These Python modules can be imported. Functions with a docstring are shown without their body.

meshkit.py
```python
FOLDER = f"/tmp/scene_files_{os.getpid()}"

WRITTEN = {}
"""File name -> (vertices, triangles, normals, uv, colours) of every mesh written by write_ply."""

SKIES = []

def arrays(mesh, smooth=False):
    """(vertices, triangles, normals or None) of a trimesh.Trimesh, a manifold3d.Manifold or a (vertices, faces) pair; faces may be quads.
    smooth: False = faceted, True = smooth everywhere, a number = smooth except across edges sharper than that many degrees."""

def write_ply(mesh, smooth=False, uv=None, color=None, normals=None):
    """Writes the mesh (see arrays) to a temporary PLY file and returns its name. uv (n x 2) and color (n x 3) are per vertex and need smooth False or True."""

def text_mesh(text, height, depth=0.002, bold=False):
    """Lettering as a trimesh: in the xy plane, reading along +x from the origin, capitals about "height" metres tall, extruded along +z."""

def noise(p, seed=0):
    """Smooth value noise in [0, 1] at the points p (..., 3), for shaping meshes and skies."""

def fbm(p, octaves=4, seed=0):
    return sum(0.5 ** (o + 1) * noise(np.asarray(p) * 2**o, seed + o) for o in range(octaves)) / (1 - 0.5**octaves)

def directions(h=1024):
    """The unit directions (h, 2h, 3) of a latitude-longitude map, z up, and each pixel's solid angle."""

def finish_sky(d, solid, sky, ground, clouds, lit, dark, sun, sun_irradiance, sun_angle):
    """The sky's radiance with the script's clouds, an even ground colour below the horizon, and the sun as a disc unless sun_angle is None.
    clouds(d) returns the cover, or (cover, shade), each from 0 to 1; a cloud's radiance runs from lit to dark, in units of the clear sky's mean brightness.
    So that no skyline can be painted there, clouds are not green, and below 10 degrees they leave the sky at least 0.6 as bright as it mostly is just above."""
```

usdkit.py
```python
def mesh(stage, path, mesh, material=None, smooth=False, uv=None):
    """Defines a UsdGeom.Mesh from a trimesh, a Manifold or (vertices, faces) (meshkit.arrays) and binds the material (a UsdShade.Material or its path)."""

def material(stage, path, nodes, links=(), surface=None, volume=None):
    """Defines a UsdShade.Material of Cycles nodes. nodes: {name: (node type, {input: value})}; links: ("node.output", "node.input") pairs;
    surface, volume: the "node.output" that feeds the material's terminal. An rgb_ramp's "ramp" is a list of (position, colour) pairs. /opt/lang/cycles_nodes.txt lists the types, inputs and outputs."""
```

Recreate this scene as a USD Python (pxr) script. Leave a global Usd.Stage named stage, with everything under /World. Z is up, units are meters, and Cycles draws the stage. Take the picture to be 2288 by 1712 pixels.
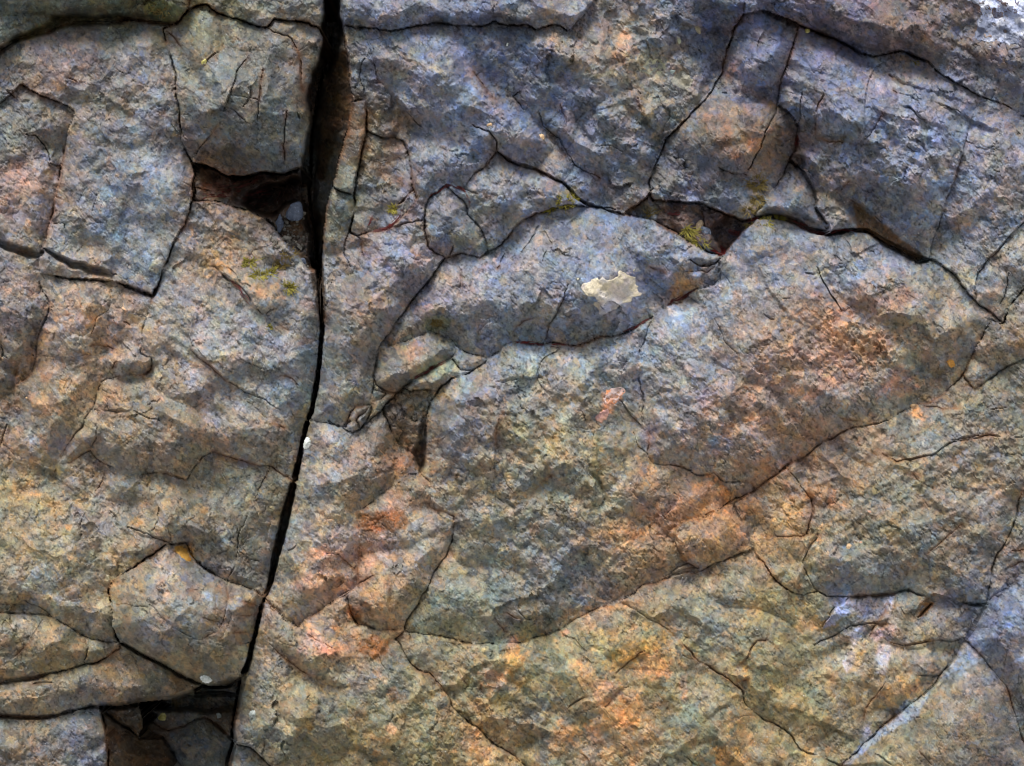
import math, random
import numpy as np
from scipy import ndimage
from scipy.spatial import cKDTree
from pxr import Usd, UsdGeom, UsdLux, UsdShade, Sdf, Gf, Vt
import trimesh, usdkit

stage = Usd.Stage.CreateInMemory()
UsdGeom.SetStageUpAxis(stage, 'Z')
UsdGeom.SetStageMetersPerUnit(stage, 1.0)
stage.DefinePrim('/World', 'Xform')
stage.DefinePrim('/World/Looks', 'Scope')

# ------------------------------------------------------------------ camera, sky, sun, exposure
RECLINE = math.radians(9)            # the rock face leans back from the vertical
DIST = 3.4                            # camera to rock, metres
CENTRE = np.array([0.0, 0.0, 1.75])   # the point of the face the camera looks at
AU = np.array([1.0, 0, 0])
AV = np.array([0, math.sin(RECLINE), math.cos(RECLINE)])
AN = np.array([0, -math.cos(RECLINE), math.sin(RECLINE)])   # out of the face

def frame(origin):
    return Gf.Matrix4d(*AU, 0, *AV, 0, *AN, 0, *[float(c) for c in origin], 1)

cam = UsdGeom.Camera.Define(stage, '/World/camera')
cam.AddTransformOp().Set(frame(CENTRE + AN * DIST))
cam.CreateHorizontalApertureAttr(36.0)
cam.CreateVerticalApertureAttr(36.0 * 766 / 1024)
cam.CreateFocalLengthAttr(36.0 * DIST / 2.288)
cam.CreateExposureAttr(1.3)

SUN_DIR = np.array([-0.18, -0.42, 1.0]); SUN_DIR /= np.linalg.norm(SUN_DIR)
SUN_EL = math.asin(SUN_DIR[2]); SUN_ROT = math.atan2(SUN_DIR[0], SUN_DIR[1])
usdkit.material(stage, '/World/Looks/sky_look', {
    'tc': ('texture_coordinate', {}),
    'cl': ('noise_texture', {'scale': 1.6, 'detail': 5, 'roughness': 0.55}),
    'rm': ('rgb_ramp', {'ramp': [(0.0, (4.6, 4.9, 5.4)), (0.45, (6.2, 6.4, 6.7)), (1.0, (8.6, 8.6, 8.5))]}),
    'sky': ('sky_texture', {'sky_type': 'single_scattering', 'sun_disc': False, 'sun_elevation': SUN_EL, 'sun_rotation': SUN_ROT}),
    'mx': ('mix_color', {'fac': 0.72}),
    'bg': ('background_shader', {'strength': 0.062})},
    [('tc.generated', 'cl.vector'), ('cl.fac', 'rm.fac'), ('sky.color', 'mx.a'), ('rm.color', 'mx.b'), ('mx.result', 'bg.color')],
    surface='bg.background')
dome = UsdLux.DomeLight.Define(stage, '/World/sky')
UsdShade.MaterialBindingAPI.Apply(dome.GetPrim()).Bind(UsdShade.Material.Get(stage, '/World/Looks/sky_look'))
dome.GetPrim().SetCustomDataByKey('kind', 'structure')
sun = UsdLux.DistantLight.Define(stage, '/World/sun')
sun.CreateNormalizeAttr(True); sun.CreateIntensityAttr(0.40); sun.CreateAngleAttr(24.0); sun.CreateColorAttr(Gf.Vec3f(1.0, 0.975, 0.94))
zax = SUN_DIR; xax = np.cross([0, 0, 1.0], zax); xax /= np.linalg.norm(xax); yax = np.cross(zax, xax)
sun.AddTransformOp().Set(Gf.Matrix4d(*map(float, xax), 0, *map(float, yax), 0, *map(float, zax), 0, 0, 0, 10, 1))

# ------------------------------------------------------------------ helpers
USED = {}
def numbered(name):
    n = USED.get(name, 0); USED[name] = n + 1
    return name if n == 0 else f'{name}_{n:03d}'

def tag(prim, label=None, cat=None, group=None, kind=None):
    for k, v in (('label', label), ('category', cat), ('group', group), ('kind', kind)):
        if v: prim.SetCustomDataByKey(k, v)
    return prim

def raw_mesh(path, v, f, mat, normals=None, tint=None):
    m = UsdGeom.Mesh.Define(stage, path)
    m.CreatePointsAttr(Vt.Vec3fArray.FromNumpy(np.ascontiguousarray(v, np.float32)))
    m.CreateFaceVertexCountsAttr(Vt.IntArray.FromNumpy(np.full(len(f), f.shape[1], np.int32)))
    m.CreateFaceVertexIndicesAttr(Vt.IntArray.FromNumpy(np.ascontiguousarray(f, np.int32).ravel()))
    m.CreateSubdivisionSchemeAttr('none')
    if normals is not None:
        m.CreateNormalsAttr(Vt.Vec3fArray.FromNumpy(np.ascontiguousarray(normals, np.float32)))
        m.SetNormalsInterpolation('vertex')
    if tint is not None:
        UsdGeom.PrimvarsAPI(m).CreatePrimvar('tint', Sdf.ValueTypeNames.Color3fArray, 'vertex').Set(
            Vt.Vec3fArray.FromNumpy(np.ascontiguousarray(tint, np.float32)))
    UsdShade.MaterialBindingAPI.Apply(m.GetPrim()).Bind(UsdShade.Material.Get(stage, mat))
    return m

def lin(c):
    c = np.asarray(c, float) / 255.0
    return np.where(c <= 0.04045, c / 12.92, ((c + 0.055) / 1.055) ** 2.4)

TILES = {'Z1': (2040, 0, .11237), 'Z4': (550, 380, .18124), 'Z5': (1250, 560, .13562), 'Z8': (1450, 440, .18083), 'A1': (0, 0), 'A2': (744, 0), 'A3': (1488, 0), 'B1': (0, 556), 'B2': (744, 556), 'B3': (1488, 556),
         'C1': (0, 1112), 'C2': (744, 1112), 'C3': (1488, 1112)}
def pic(tile, x, y):
    """A point of the survey sheet (tile) in millimetres on the face, x to the right and y down from its top left corner."""
    if tile == 'F': return x * 1.0344, y * 1.0344
    o = TILES[tile]; k = o[2] if len(o) > 2 else 0.3625; return o[0] + x * k, o[1] + y * k

def parse(tile, text, width):
    pts = []
    for w in text.split():
        a = [float(q) for q in w.split(',')]
        pts.append((*pic(tile, a[0], a[1]), a[2] if len(a) > 2 else width))
    return np.array(pts)

rng = np.random.default_rng(11)
_GRIDS = {}
def vnoise(X, Y, scale, seed, angle=0.0, stretch=1.0):
    """Smooth noise about -1..1 over the face; stretch > 1 draws it out along angle (degrees, clockwise on the face)."""
    if seed not in _GRIDS:
        g = np.random.default_rng(1000 + seed).uniform(-1, 1, (256, 256))
        _GRIDS[seed] = ndimage.spline_filter(g, order=3, mode='grid-wrap').astype(np.float32)
    a = math.radians(angle); ca, sa = math.cos(a), math.sin(a)
    p = (X * ca + Y * sa) / (scale * stretch) + 37.3 + seed * 3.1
    q = (-X * sa + Y * ca) / scale + 61.7 + seed * 5.3
    return ndimage.map_coordinates(_GRIDS[seed], [q, p], order=3, mode='grid-wrap', prefilter=False) * 1.35

def fbm(X, Y, scale, seed, octaves=4, gain=0.5, angle=0.0, stretch=1.0):
    out = 0; amp = 1.0; tot = 0
    for o in range(octaves):
        out = out + amp * vnoise(X, Y, scale / 2 ** o, seed + o, angle, stretch); tot += amp; amp *= gain
    return out / tot

# ------------------------------------------------------------------ survey grid over the face (millimetres)
STEP = 1.95
gx = np.arange(-64, 2288 + 64, STEP); gy = np.arange(-58, 1712 + 62, STEP)
X, Y = np.meshgrid(gx, gy); X = X.astype(np.float32); Y = Y.astype(np.float32)
NY, NX = X.shape

# ------------------------------------------------------------------ cracks: (tile, points, width mm, depth mm, T = divides two blocks / H = hairline in one block)
CR = [
 # the great vertical crevice
 ('A1', '2050,-240 2052,-30 2044,150 2030,300 1975,500 1935,700 1915,900 1905,1050 1900,1200 1930,1400 1955,1655', 14, 210, 'T'),
 ('B1', '1955,121 1975,250,16 1985,400,13 1985,520,11 1970,700,11 1950,850,12 1920,1000,12 1885,1100,12 1865,1200,11 1845,1290,13 1822,1400,15 1795,1510,19', 12, 210, 'T'),
 ('C1', '1795,-24,20 1757,120,24 1722,280,23 1692,400,20 1665,520,13 1640,610,8 1610,680,8 1585,780,8 1555,900,9 1535,1000,12 1500,1090,16 1472,1220,14 1452,1330,9 1440,1430,10 1445,1520,13 1420,1600,15 1395,1720,15 1385,1960,15', 14, 210, 'T'),
 # upper left
 ('A1', '-240,380 0,320,3 60,275 130,235 200,215,7 300,195,9 370,160,7 480,145,10 600,140,12 700,140,12 800,115,8 900,130,7 1000,150,9 1080,150,9 1110,120,7 1160,60,5 1270,30,4 1350,80,5 1450,110,5 1550,150,5 1640,165,4 1690,120,3 1760,135,5 1850,125,5 1960,165,3 2040,185', 6, 45, 'T'),
 ('A1', '1160,60 1165,-40 1190,-240', 2.5, 14, 'T'),
 ('A1', '1080,150 1010,180,2 1015,250,4 1050,350,4 1090,470,4 1085,560,4.5 1100,640,4.5 1105,740,5 1125,870,4 1150,950,3.5 1185,1010,3 1195,1080,2 1190,1200,2 1165,1310,3 1150,1370,2.5 1080,1470,5 1040,1580,5 1000,1655,5', 4, 40, 'T'),
 ('B1', '1000,121,5 990,170 970,240,6 945,295,8 880,270,9 790,235,8 720,205,6 600,195,6 480,185,6 330,170,6 250,155,5', 6, 60, 'T'),
 ('A1', '250,1580,13 265,1530,4 290,1430,4 320,1340,4 350,1200,4 370,1080,5 395,960,4 410,880,4 440,740,4 455,690,2 415,655,.8 260,590,.8 130,520,1 85,560,1.5 0,640,.8 -240,760,.8', 4, 34, 'T'),
 ('A1', '-240,1440,18 0,1500,20 100,1540,24 180,1562,22 250,1580,16', 16, 60, 'T'),
 ('A1', '250,1580,5 244,1655,3', 4, 40, 'T'), ('B1', '244,121,3 248,155,4', 4, 40, 'T'),
 ('A1', '265,1530,4 330,1560,6 420,1610,8 520,1640,10 600,1655,9 720,1690,5', 6, 26, 'H'),
 ('A1', '1240,1010,5 1330,1040,6 1400,1085,6 1500,1090,5 1600,1060,6 1750,1070,8 1870,1030,8 1910,1010', 6, 60, 'T'),
 ('A1', '1240,1010 1185,1010', 4, 30, 'T'),
 ('A1', '1180,1230,3 1330,1245,4 1450,1280,4 1560,1310,5 1640,1350,6 1700,1420,8 1760,1500,8 1850,1560,8 1940,1600,8', 5, 50, 'T'),
 ('A1', '1190,1160,3 1300,1180,3 1400,1170,3', 3, 16, 'H'),
 ('A1', '1640,165 1720,210 1790,240 1840,320 1860,420 1850,520 1870,560', 3, 14, 'H'),
 ('A1', '1100,470,3 1180,430,2 1250,410,2 1300,350,1.5 1390,290,1.5', 2.5, 10, 'H'),
 ('A1', '1020,190 1090,240 1150,340 1180,400 1175,430', 2.4, 10, 'H'),
 ('A1', '1540,340,1.5 1470,430,3 1430,560,3 1390,650,3 1350,760,2.5 1270,860,2 1210,950,3', 2.5, 14, 'H'),
 ('A1', '1620,430 1600,560 1600,660 1580,770', 2.2, 12, 'H'), ('A1', '1545,530 1540,600 1500,660', 2.2, 12, 'H'),
 ('A1', '1400,590 1500,600 1600,620', 1.8, 8, 'H'), ('A1', '1390,660 1450,690 1520,760 1530,840 1570,920 1620,960', 2, 9, 'H'),
 ('A1', '1770,680 1760,800 1750,920 1760,1040', 3, 16, 'H'), ('A1', '1830,690 1850,740', 3, 12, 'H'),
 ('A1', '160,830,2 220,830,2 270,890,2 300,950,3 310,1010,5 360,1030,6 385,1015,4', 3, 18, 'H'),
 ('A1', '1010,690 1060,770 1110,850', 2, 8, 'H'), ('A1', '670,900 680,1000 610,1080 600,1200 570,1300', 1.5, 5, 'H'),
 ('A1', '320,1375 390,1380 400,1410', 2.5, 12, 'H'), ('A1', '420,480 480,510', 2, 8, 'H'), ('A1', '40,560 90,600', 5, 14, 'H'),
 # crevice wall slab and the columns right of the crevice
 ('A1', '2100,-60 2106,150 2140,300 2150,420 2162,560 2175,630', 4, 40, 'T'), ('A1', '2100,-240 2100,-60', 4, 40, 'T'),
 ('A1', '2106,150 2060,185 2040,185', 3, 30, 'T'),
 ('A2', '120,630,2 105,720 70,900 40,1000 0,1150', 4, 40, 'T'),
 ('A2', '120,630,2 160,618 200,622,2 205,700,3 205,800,5 175,950,6 150,1060,7 125,1190,8 135,1240,5 125,1330,5 100,1430,7 150,1455,3', 5, 46, 'T'),
 ('A2', '200,622 190,570 170,470 170,400 200,360', 2.5, 12, 'H'), ('A2', '285,510 260,420 230,330 210,260', 2, 8, 'H'),
 ('A2', '0,1150 60,1180 125,1200', 3, 24, 'T'), ('A1', '2052,1150 2010,1300 1990,1500 1985,1655', 5, 50, 'T'), 
 ('B1', '1985,121 1992,260 2000,400 1995,460', 5, 50, 'T'),
 ('B1', '1995,450 2030,330 2055,200 2110,165 2207,150', 3, 22, 'T'), ('B2', '155,150 190,60 175,-60', 2.5, 16, 'T'),
 ('A2', '190,1490 150,1455', 2.5, 16, 'T'), ('A2', '100,1430 60,1560 110,1650', 2.5, 12, 'H'),
 ('A2', '205,800,2 300,852,4 380,842,8 445,880,7 470,960,3 480,1050,3 500,1150,4 522,1220,5 480,1290,3 420,1345,3 330,1415,5 250,1430,5 150,1455,3', 4, 26, 'T'),
 ('A2', '330,1415 420,1385 550,1350 562,1330', 2.5, 16, 'T'),
 ('A2', '500,1170 430,1240 400,1260', 4, 20, 'H'),
 # upper centre
 ('A1', '2140,150 2207,185', 3, 16, 'T'), ('A2', '55,148,3 180,170,4 260,182,3 360,186,3 400,184,3 500,155,4 620,140,5 750,150,5 880,165,4 960,152,4 990,125,3 1050,150,3 1100,157,3 1200,145,3 1250,180,2 1350,150,2 1420,160,2 1450,190,2', 3.5, 26, 'T'),
 ('A2', '1450,190,1.5 1520,120,1.2 1600,20,1.2 1640,-60 1680,-240', 1.4, 5, 'T'), ('A2', '990,125 985,60 990,0', 2, 10, 'H'), ('A2', '1000,170 1050,180 1100,157', 2, 12, 'H'),
 ('A2', '860,770,2 960,810,3 1000,860,4 1010,930,6 1080,990,8 1150,1020,9 1250,1042,6 1340,1090,5 1420,1130,6 1500,1220,9 1560,1260,10 1640,1280,8 1750,1290,4', 5, 34, 'H'),
 ('A2', '1010,930 960,1010,2 870,1070,2 830,1130,2 805,1160,3 700,1140,5 650,1180,3 600,1210,4 575,1260,4', 3, 16, 'T'),
 ('A2', '1010,930,6 1080,990,8 1150,1020,9 1250,1042,6 1340,1090,5 1420,1130,6 1500,1220,9 1560,1260,10 1640,1280,6', 5, 34, 'T'),
 ('A2', '575,1255,4 560,1330,5 570,1450,4 590,1530,5 640,1570,4 690,1592,4', 4, 26, 'T'),
 ('A2', '700,1140,3 780,1220,4 820,1260,4 830,1330,3 880,1370,4 900,1400,2 950,1490,2 960,1560,3 900,1592,3 800,1560,2 690,1592,3', 3, 18, 'T'),
 ('A2', '740,1510 720,1590', 3, 12, 'H'), ('A2', '800,1160 900,1200', 2.5, 12, 'H'),
 ('A2', '900,1592,2 950,1560,3 1010,1530,2 1060,1480 1120,1400 1190,1350,3 1250,1310,3 1350,1290,4 1480,1265,5 1640,1282,5 1750,1312,4 1900,1342,4 2000,1372,5 2100,1432,6 2207,1500,8', 3, 26, 'T'),
 ('A3', '155,1500,8 200,1520,8 250,1550,6 340,1580,6 360,1570,6', 6, 34, 'T'),
 ('A2', '860,440 900,500 950,570 1050,660 1110,720 1180,790', 2.2, 8, 'H'), ('A2', '1160,560 1100,600 1180,680', 3, 14, 'H'),
 ('A2', '1270,690 1300,780 1400,850 1430,930 1480,1010 1560,1060 1650,1100', 4, 14, 'H'),
 ('A2', '1620,910 1700,890 1800,930', 3, 10, 'H'), ('A2', '1800,545 1850,560', 3, 14, 'H'), ('A2', '1880,600 1900,680 1960,800', 2, 8, 'H'),
 ('A2', '500,740 560,790', 6, 12, 'H'), ('A2', '1400,640 1440,780', 4, 10, 'H'), ('A2', '450,680 500,740', 4, 10, 'H'),
 # upper right
 ('A3', '530,-240,4 495,-30,5 488,50,6 470,110,5 410,190,5 385,300,4 340,460,3 280,570,3 200,660,2.5 120,740,3 50,810,4 0,850,4 -30,930,4 -70,1030,4 -110,1130,5 -80,1230,6', 4, 26, 'T'),
 ('A3', '480,90,.5 600,70,.5 720,110,.6 820,150,3 870,170,6 950,210,11 1050,240,10 1130,280,11 1200,330,9 1280,350,4 1370,330,4 1450,310,6 1550,352,8 1620,380,6 1700,460,4 1820,530,2 1950,600,1.6 2060,640,2 2207,720,1.6 2440,850,2', 5, 34, 'T'),
 ('A3', '820,170,3 800,240,3 770,340,3 720,480,4 700,560,4 680,690,4 620,800,3 580,900,3 540,1000,4 500,1050,4', 3.5, 22, 'H'),
 ('A3', '820,160,1.2 800,240,1.2 770,340,1.5 720,480,2 705,560,2 700,640,1.6 760,700,2 820,780,4 815,850,6 800,930,8 765,985,8 730,1060,5 690,1120,4 620,1220,4 540,1330,5', 4, 30, 'T'),
 ('A3', '840,570 830,680 815,780', 3, 14, 'H'), ('A3', '980,560 930,660 930,760 920,830', 4, 14, 'H'),
 ('A3', '-80,1230,6 60,1245,5 200,1252,4 300,1290,4 400,1325,5 480,1365,8 545,1345,8', 5, 40, 'T'),
 ('A2', '1975,1160,3 1900,1250,4 1830,1300,4 1790,1325,4', 4, 20, 'T'), ('A3', '560,1345,8 480,1410,5 420,1480,5 365,1565,7 345,1590,6 310,1620,5 220,1640,3', 5, 40, 'T'),
 ('A3', '545,1345,8 640,1330,14 720,1342,18 800,1370,20 900,1420,18 1000,1440,14 1080,1428,11 1130,1412,9 1250,1425,14 1350,1495,26 1450,1548,30 1560,1606,22 1620,1600,10', 12, 90, 'T'),
 ('A3', '820,1030,5 870,1070,4 930,1180,4 935,1290,4 1000,1380,5 1010,1430,6', 4, 26, 'T'), ('A3', '765,985,7 820,1030,8', 8, 50, 'T'),
 ('A3', '1620,1600,5 1640,1500,3 1665,1420,3 1700,1330,2.4 1720,1240,1.4 1780,1100,.7 1825,980,.7 1850,860,.5 1880,770,.5 1900,680,.5 1950,600,.5', 2.4, 10, 'T'),
 ('A3', '960,1370 990,1210 1010,1160 1080,1180', 4, 16, 'H'), ('A3', '1130,1230 1250,1300 1330,1370', 7, 22, 'H'), ('A3', '1060,1190 1130,1120', 4, 14, 'H'),
 ('A3', '1400,630 1500,660 1560,720 1600,740', 4, 12, 'H'), ('A3', '1610,610 1720,660 1820,700', 4, 12, 'H'), ('A3', '1340,690 1290,790 1230,860', 3, 12, 'H'),
 ('A3', '940,850 1020,870 1090,880', 5, 14, 'H'), ('A3', '1370,460 1400,480', 5, 12, 'H'), ('A3', '1480,900 1550,940', 3, 9, 'H'), ('A3', '1400,560 1530,610', 2.5, 8, 'H'),
 ('A3', '220,1270 230,1380 300,1480 360,1550', 3, 18, 'H'), ('A3', '320,1030 400,1070 500,1080', 5, 14, 'H'), ('A3', '2000,890 2060,880', 3, 8, 'H'), ('A3', '2020,1050 2060,1060', 3, 8, 'H'),
 ('A3', '2110,920 2100,1000', 1.6, 5, 'H'),
 ('B3', '1620,66,5 1680,80,4 1720,110,4 1780,160,4 1850,250,4 1930,340,4 2020,410,4 2080,465,5 2120,350,3 2180,270,4 2300,120,4 2440,-60', 4, 30, 'T'),
 ('B3', '1910,310,2 1905,240,2 1922,150,3 1960,90,2 2050,10,2', 2.4, 12, 'T'), ('A3', '2050,1540,2.5 2130,1450,2.5 2207,1370,3 2440,1120', 2.5, 12, 'T'),
 ('B3', '2120,140 2090,270 2060,340', 3, 12, 'H'),
 # the boulder with the white crust and the rocks round it
 ('B2', '2150,330,6 2060,350,5 2000,390,4 1960,430,4 1900,470,5 1820,510,6 1740,545,5 1640,550,4 1560,580,4 1500,602,4 1440,600,5 1340,582,6 1270,592,5 1180,578,6 1110,578,5 1070,595,4 1010,645,4 950,684,5', 4.5, 34, 'T'),
 ('B3', '88,335,5 150,268,4 220,240,4 290,232,3 345,190,2.5 330,110,3 350,40,4', 4, 24, 'T'),
 ('B3', '150,140 250,150 320,110', 3, 9, 'H'), ('A3', '140,1600 220,1640 310,1620', 4, 18, 'H'),
 ('B2', '690,56,5 640,130,5 590,200,5 500,310,4 400,440,3.5 330,540,4 290,600,5 265,690,5 250,780,5 245,870,5 240,960,5 220,1030,5 170,1110,6 130,1135,5 80,1125,4 60,1100', 4.5, 30, 'T'),
 ('B2', '290,600,2 350,600,2 420,585,3 500,555,3 590,505,3 680,540,3 740,565,3 780,620,3 830,655,4 900,668,4 950,684,4', 3, 18, 'T'),
 ('B2', '740,565,2 765,610,2 745,660,3 700,690,4 650,715,5 580,760,6 500,800,6 440,855,8 390,890,7 330,885,6 260,830,5 245,780,4', 5, 30, 'T'),
 ('B2', '735,680,4 790,742,4 860,752,4 915,722,4 950,686,4', 4, 24, 'T'),
 ('B2', '860,752,2 800,775,2 730,800,3 650,870,4 600,940,5 580,1050,7 568,1150,12 562,1250,15 550,1340,14 540,1385,8', 4, 44, 'T'),
 ('B2', '440,855,3 480,880,3 560,865,3 650,872,3', 3, 16, 'T'),
 ('B2', '390,890,4 340,940,4 300,990,4 330,1060,4 370,1150,5 430,1230,6 500,1260,8 548,1330,8', 5, 30, 'T'),
 ('B2', '245,870 300,880,3 330,885,3', 3, 20, 'T'), ('B2', '240,940,3 300,930,3 330,890,3', 3, 20, 'T'),
 ('B2', '300,990,3 260,1030,3 200,1080,4', 3, 16, 'T'), ('B2', '170,1110,4 150,1050,4 230,965,4', 4, 20, 'T'), ('B2', '60,1100 105,1020 110,1000', 3, 16, 'T'), ('B1', '1890,1056,3 1945,1060,3 2050,1075,4 2130,1100,5 2160,1060', 4, 26, 'T'),
 ('B2', '-30,1060,4 0,1082,5 80,1100,5 105,1020,4 135,970,4 230,962,4', 4.5, 28, 'T'),
 ('B2', '1275,700 1265,760 1280,800 1150,800 1060,822 990,815', 2.2, 8, 'H'), ('B2', '1390,620 1330,660 1285,690 1275,740', 2.5, 10, 'H'),
 ('B2', '1450,220,3 1430,300,4 1390,380,4 1330,460,4 1310,560,4 1290,590,4', 4, 14, 'H'), ('B2', '1260,420 1180,440 1130,480', 2.5, 8, 'H'),
 ('B2', '1320,10 1290,80', 3, 9, 'H'), ('B2', '1060,30 1010,130', 3, 10, 'H'), ('B2', '785,130 790,180 775,240', 3, 10, 'H'), ('B2', '1130,40 1070,90', 3, 9, 'H'),
 ('A2', '1270,1390 1230,1470 1150,1570', 3, 9, 'H'), ('B2', '2050,150 2000,130 1950,110', 2.5, 8, 'H'),
 # main boulder: right side and foot
 ('B2', '1990,395,2.5 1955,450,3 1930,540,4 1890,640,2.5 1890,690,5 1885,770,3 1895,860,3 1920,950,3.5 1905,1080,3 1950,1170,3 1945,1270,2.5 1970,1315,4 2050,1332,4 2120,1332,4 2207,1365,5', 3, 18, 'T'),
 ('B3', '155,1375,5 200,1388,4 300,1380,3 350,1440,3 440,1428,2 530,1430,3 545,1475,4', 3, 18, 'T'),
 ('B2', '1760,930 1830,1010 1900,1090', 3, 10, 'H'), ('B2', '1850,1130 1880,1220 1945,1270', 2, 8, 'H'),
 ('B2', '1050,1000 1010,1100 1000,1250 1000,1380', 2.4, 9, 'H'), ('B2', '1040,1380 1070,1460 1110,1500', 2, 6, 'H'), ('B2', '1350,1390 1290,1440 1220,1540 1150,1640', 2.4, 9, 'H'),
 ('B2', '970,1430 1010,1530 1060,1570', 3, 8, 'H'), ('B2', '850,960 910,975', 3, 8, 'H'), ('B2', '1510,1410 1540,1470', 2, 6, 'H'),
 ('B3', '2010,440,2.5 1955,530,3 1905,595,4 1895,670,5 1850,750,4 1780,830,3 1700,900,3 1620,950,3 1540,967,5 1480,985,4 1400,1042,4 1320,1070,3 1200,1092,3 1120,1112,3 1040,1155,4 970,1190,5 920,1225,6 850,1290,7 760,1325,9 690,1388,6 560,1482,4 400,1562,4 240,1645,4', 4, 26, 'T'),
 ('C3', '490,-5,4 350,60,4 230,120,4 150,142,2 100,150,1.2 60,200,1.2 65,290,1.2 110,370,1 200,438,1.2', 3.5, 10, 'T'),
 ('B3', '2010,440 2080,465', 3, 20, 'T'),
 ('C2', '440,790,4 480,720,4 530,640,3.5 590,540,3.5 640,440,3 700,350,4 735,250,4 752,110,2.5 690,85,1.5', 3.5, 20, 'T'), ('B2', '690,1619,1.5 640,1620,1.2 592,1590,2 600,1430,2 540,1385,3', 1.8, 9, 'T'),
 ('C2', '440,820,5 600,842,4 700,862,5 780,882,5 870,902,4 1000,906,4 1150,892,4 1280,862,4 1400,816,4 1500,742,4 1620,692,4 1760,642,3 1850,592,2 1900,535,4 2000,525,4 2100,480,4 2207,450,4', 4, 24, 'T'),
 ('C3', '155,470,4 230,440,4 350,390,3.5 450,345,3 540,315,2', 3, 16, 'T'), ('C3', '540,315,2 600,400,1.2 640,480,1.2 715,540,2 790,590,4 840,602,4 940,580,3 990,610,4 1120,602,6 1250,605,8 1330,598,9 1400,588,7 1500,568,6 1580,602,6 1660,642,6 1800,642,5 1900,662,8 1985,660,8', 4, 34, 'T'),
 ('C2', '1070,710 1130,745 1230,768 1350,742 1460,738', 3, 10, 'H'), ('C2', '1340,780 1400,820', 2.5, 9, 'H'), ('C2', '990,740 1040,800 1070,830', 3, 8, 'H'), ('C2', '2207,400 2100,440 2050,480', 5, 12, 'H'),
 ('C3', '0,480 100,440 200,430', 6, 14, 'H'), ('C3', '20,200 70,170', 3, 9, 'H'),
 ('C3', '840,602 800,575,2 862,460,3 840,400,3 880,310,3 935,235,3 862,232,3 890,130,3 902,60,3 890,0,2.5', 2.8, 14, 'T'), ('B3', '890,1534,2.5 890,1540,2.5 830,1470,2.5 790,1410,2 740,1345,3', 2.5, 14, 'T'),
 ('C3', '530,243 640,245 760,240 862,232', 2.4, 10, 'H'), ('C3', '862,460 890,520 940,580', 2.4, 10, 'H'),
 ('B3', '1330,1260 1420,1310 1550,1290 1650,1270 1750,1200 1850,1175 2000,1150 2200,1160', 5, 13, 'H'), ('B3', '1930,1150 1850,1165 1760,1180', 7, 12, 'H'),
 ('B3', '1590,970 1700,985 1850,975 2000,985 2100,978', 2.2, 9, 'H'), ('B3', '1830,770,3 1850,800,4 1900,862,4 2000,800,4 2100,720,3 2207,680,3 2440,600,3', 4, 22, 'T'),
 ('B3', '930,110,6 960,190,6 1000,260,5 1060,340,4 1085,390,3', 4, 20, 'H'), ('B3', '860,150 920,160', 4, 12, 'H'), ('B3', '1480,200 1340,260 1200,330 1100,390', 1.8, 6, 'H'),
 ('B3', '600,400 670,440', 5, 10, 'H'), ('B3', '1000,970 1040,1010 1080,1040 1180,1060', 3, 10, 'H'), ('B3', '300,430 360,560 440,650', 2, 6, 'H'), ('B3', '1900,860 1850,840', 3, 10, 'H'),
 ('B3', '1520,1380 1560,1450', 3, 8, 'H'), ('B3', '1750,1490 1790,1530', 3, 8, 'H'), ('B3', '300,100 420,230', 2, 6, 'H'),
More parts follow.
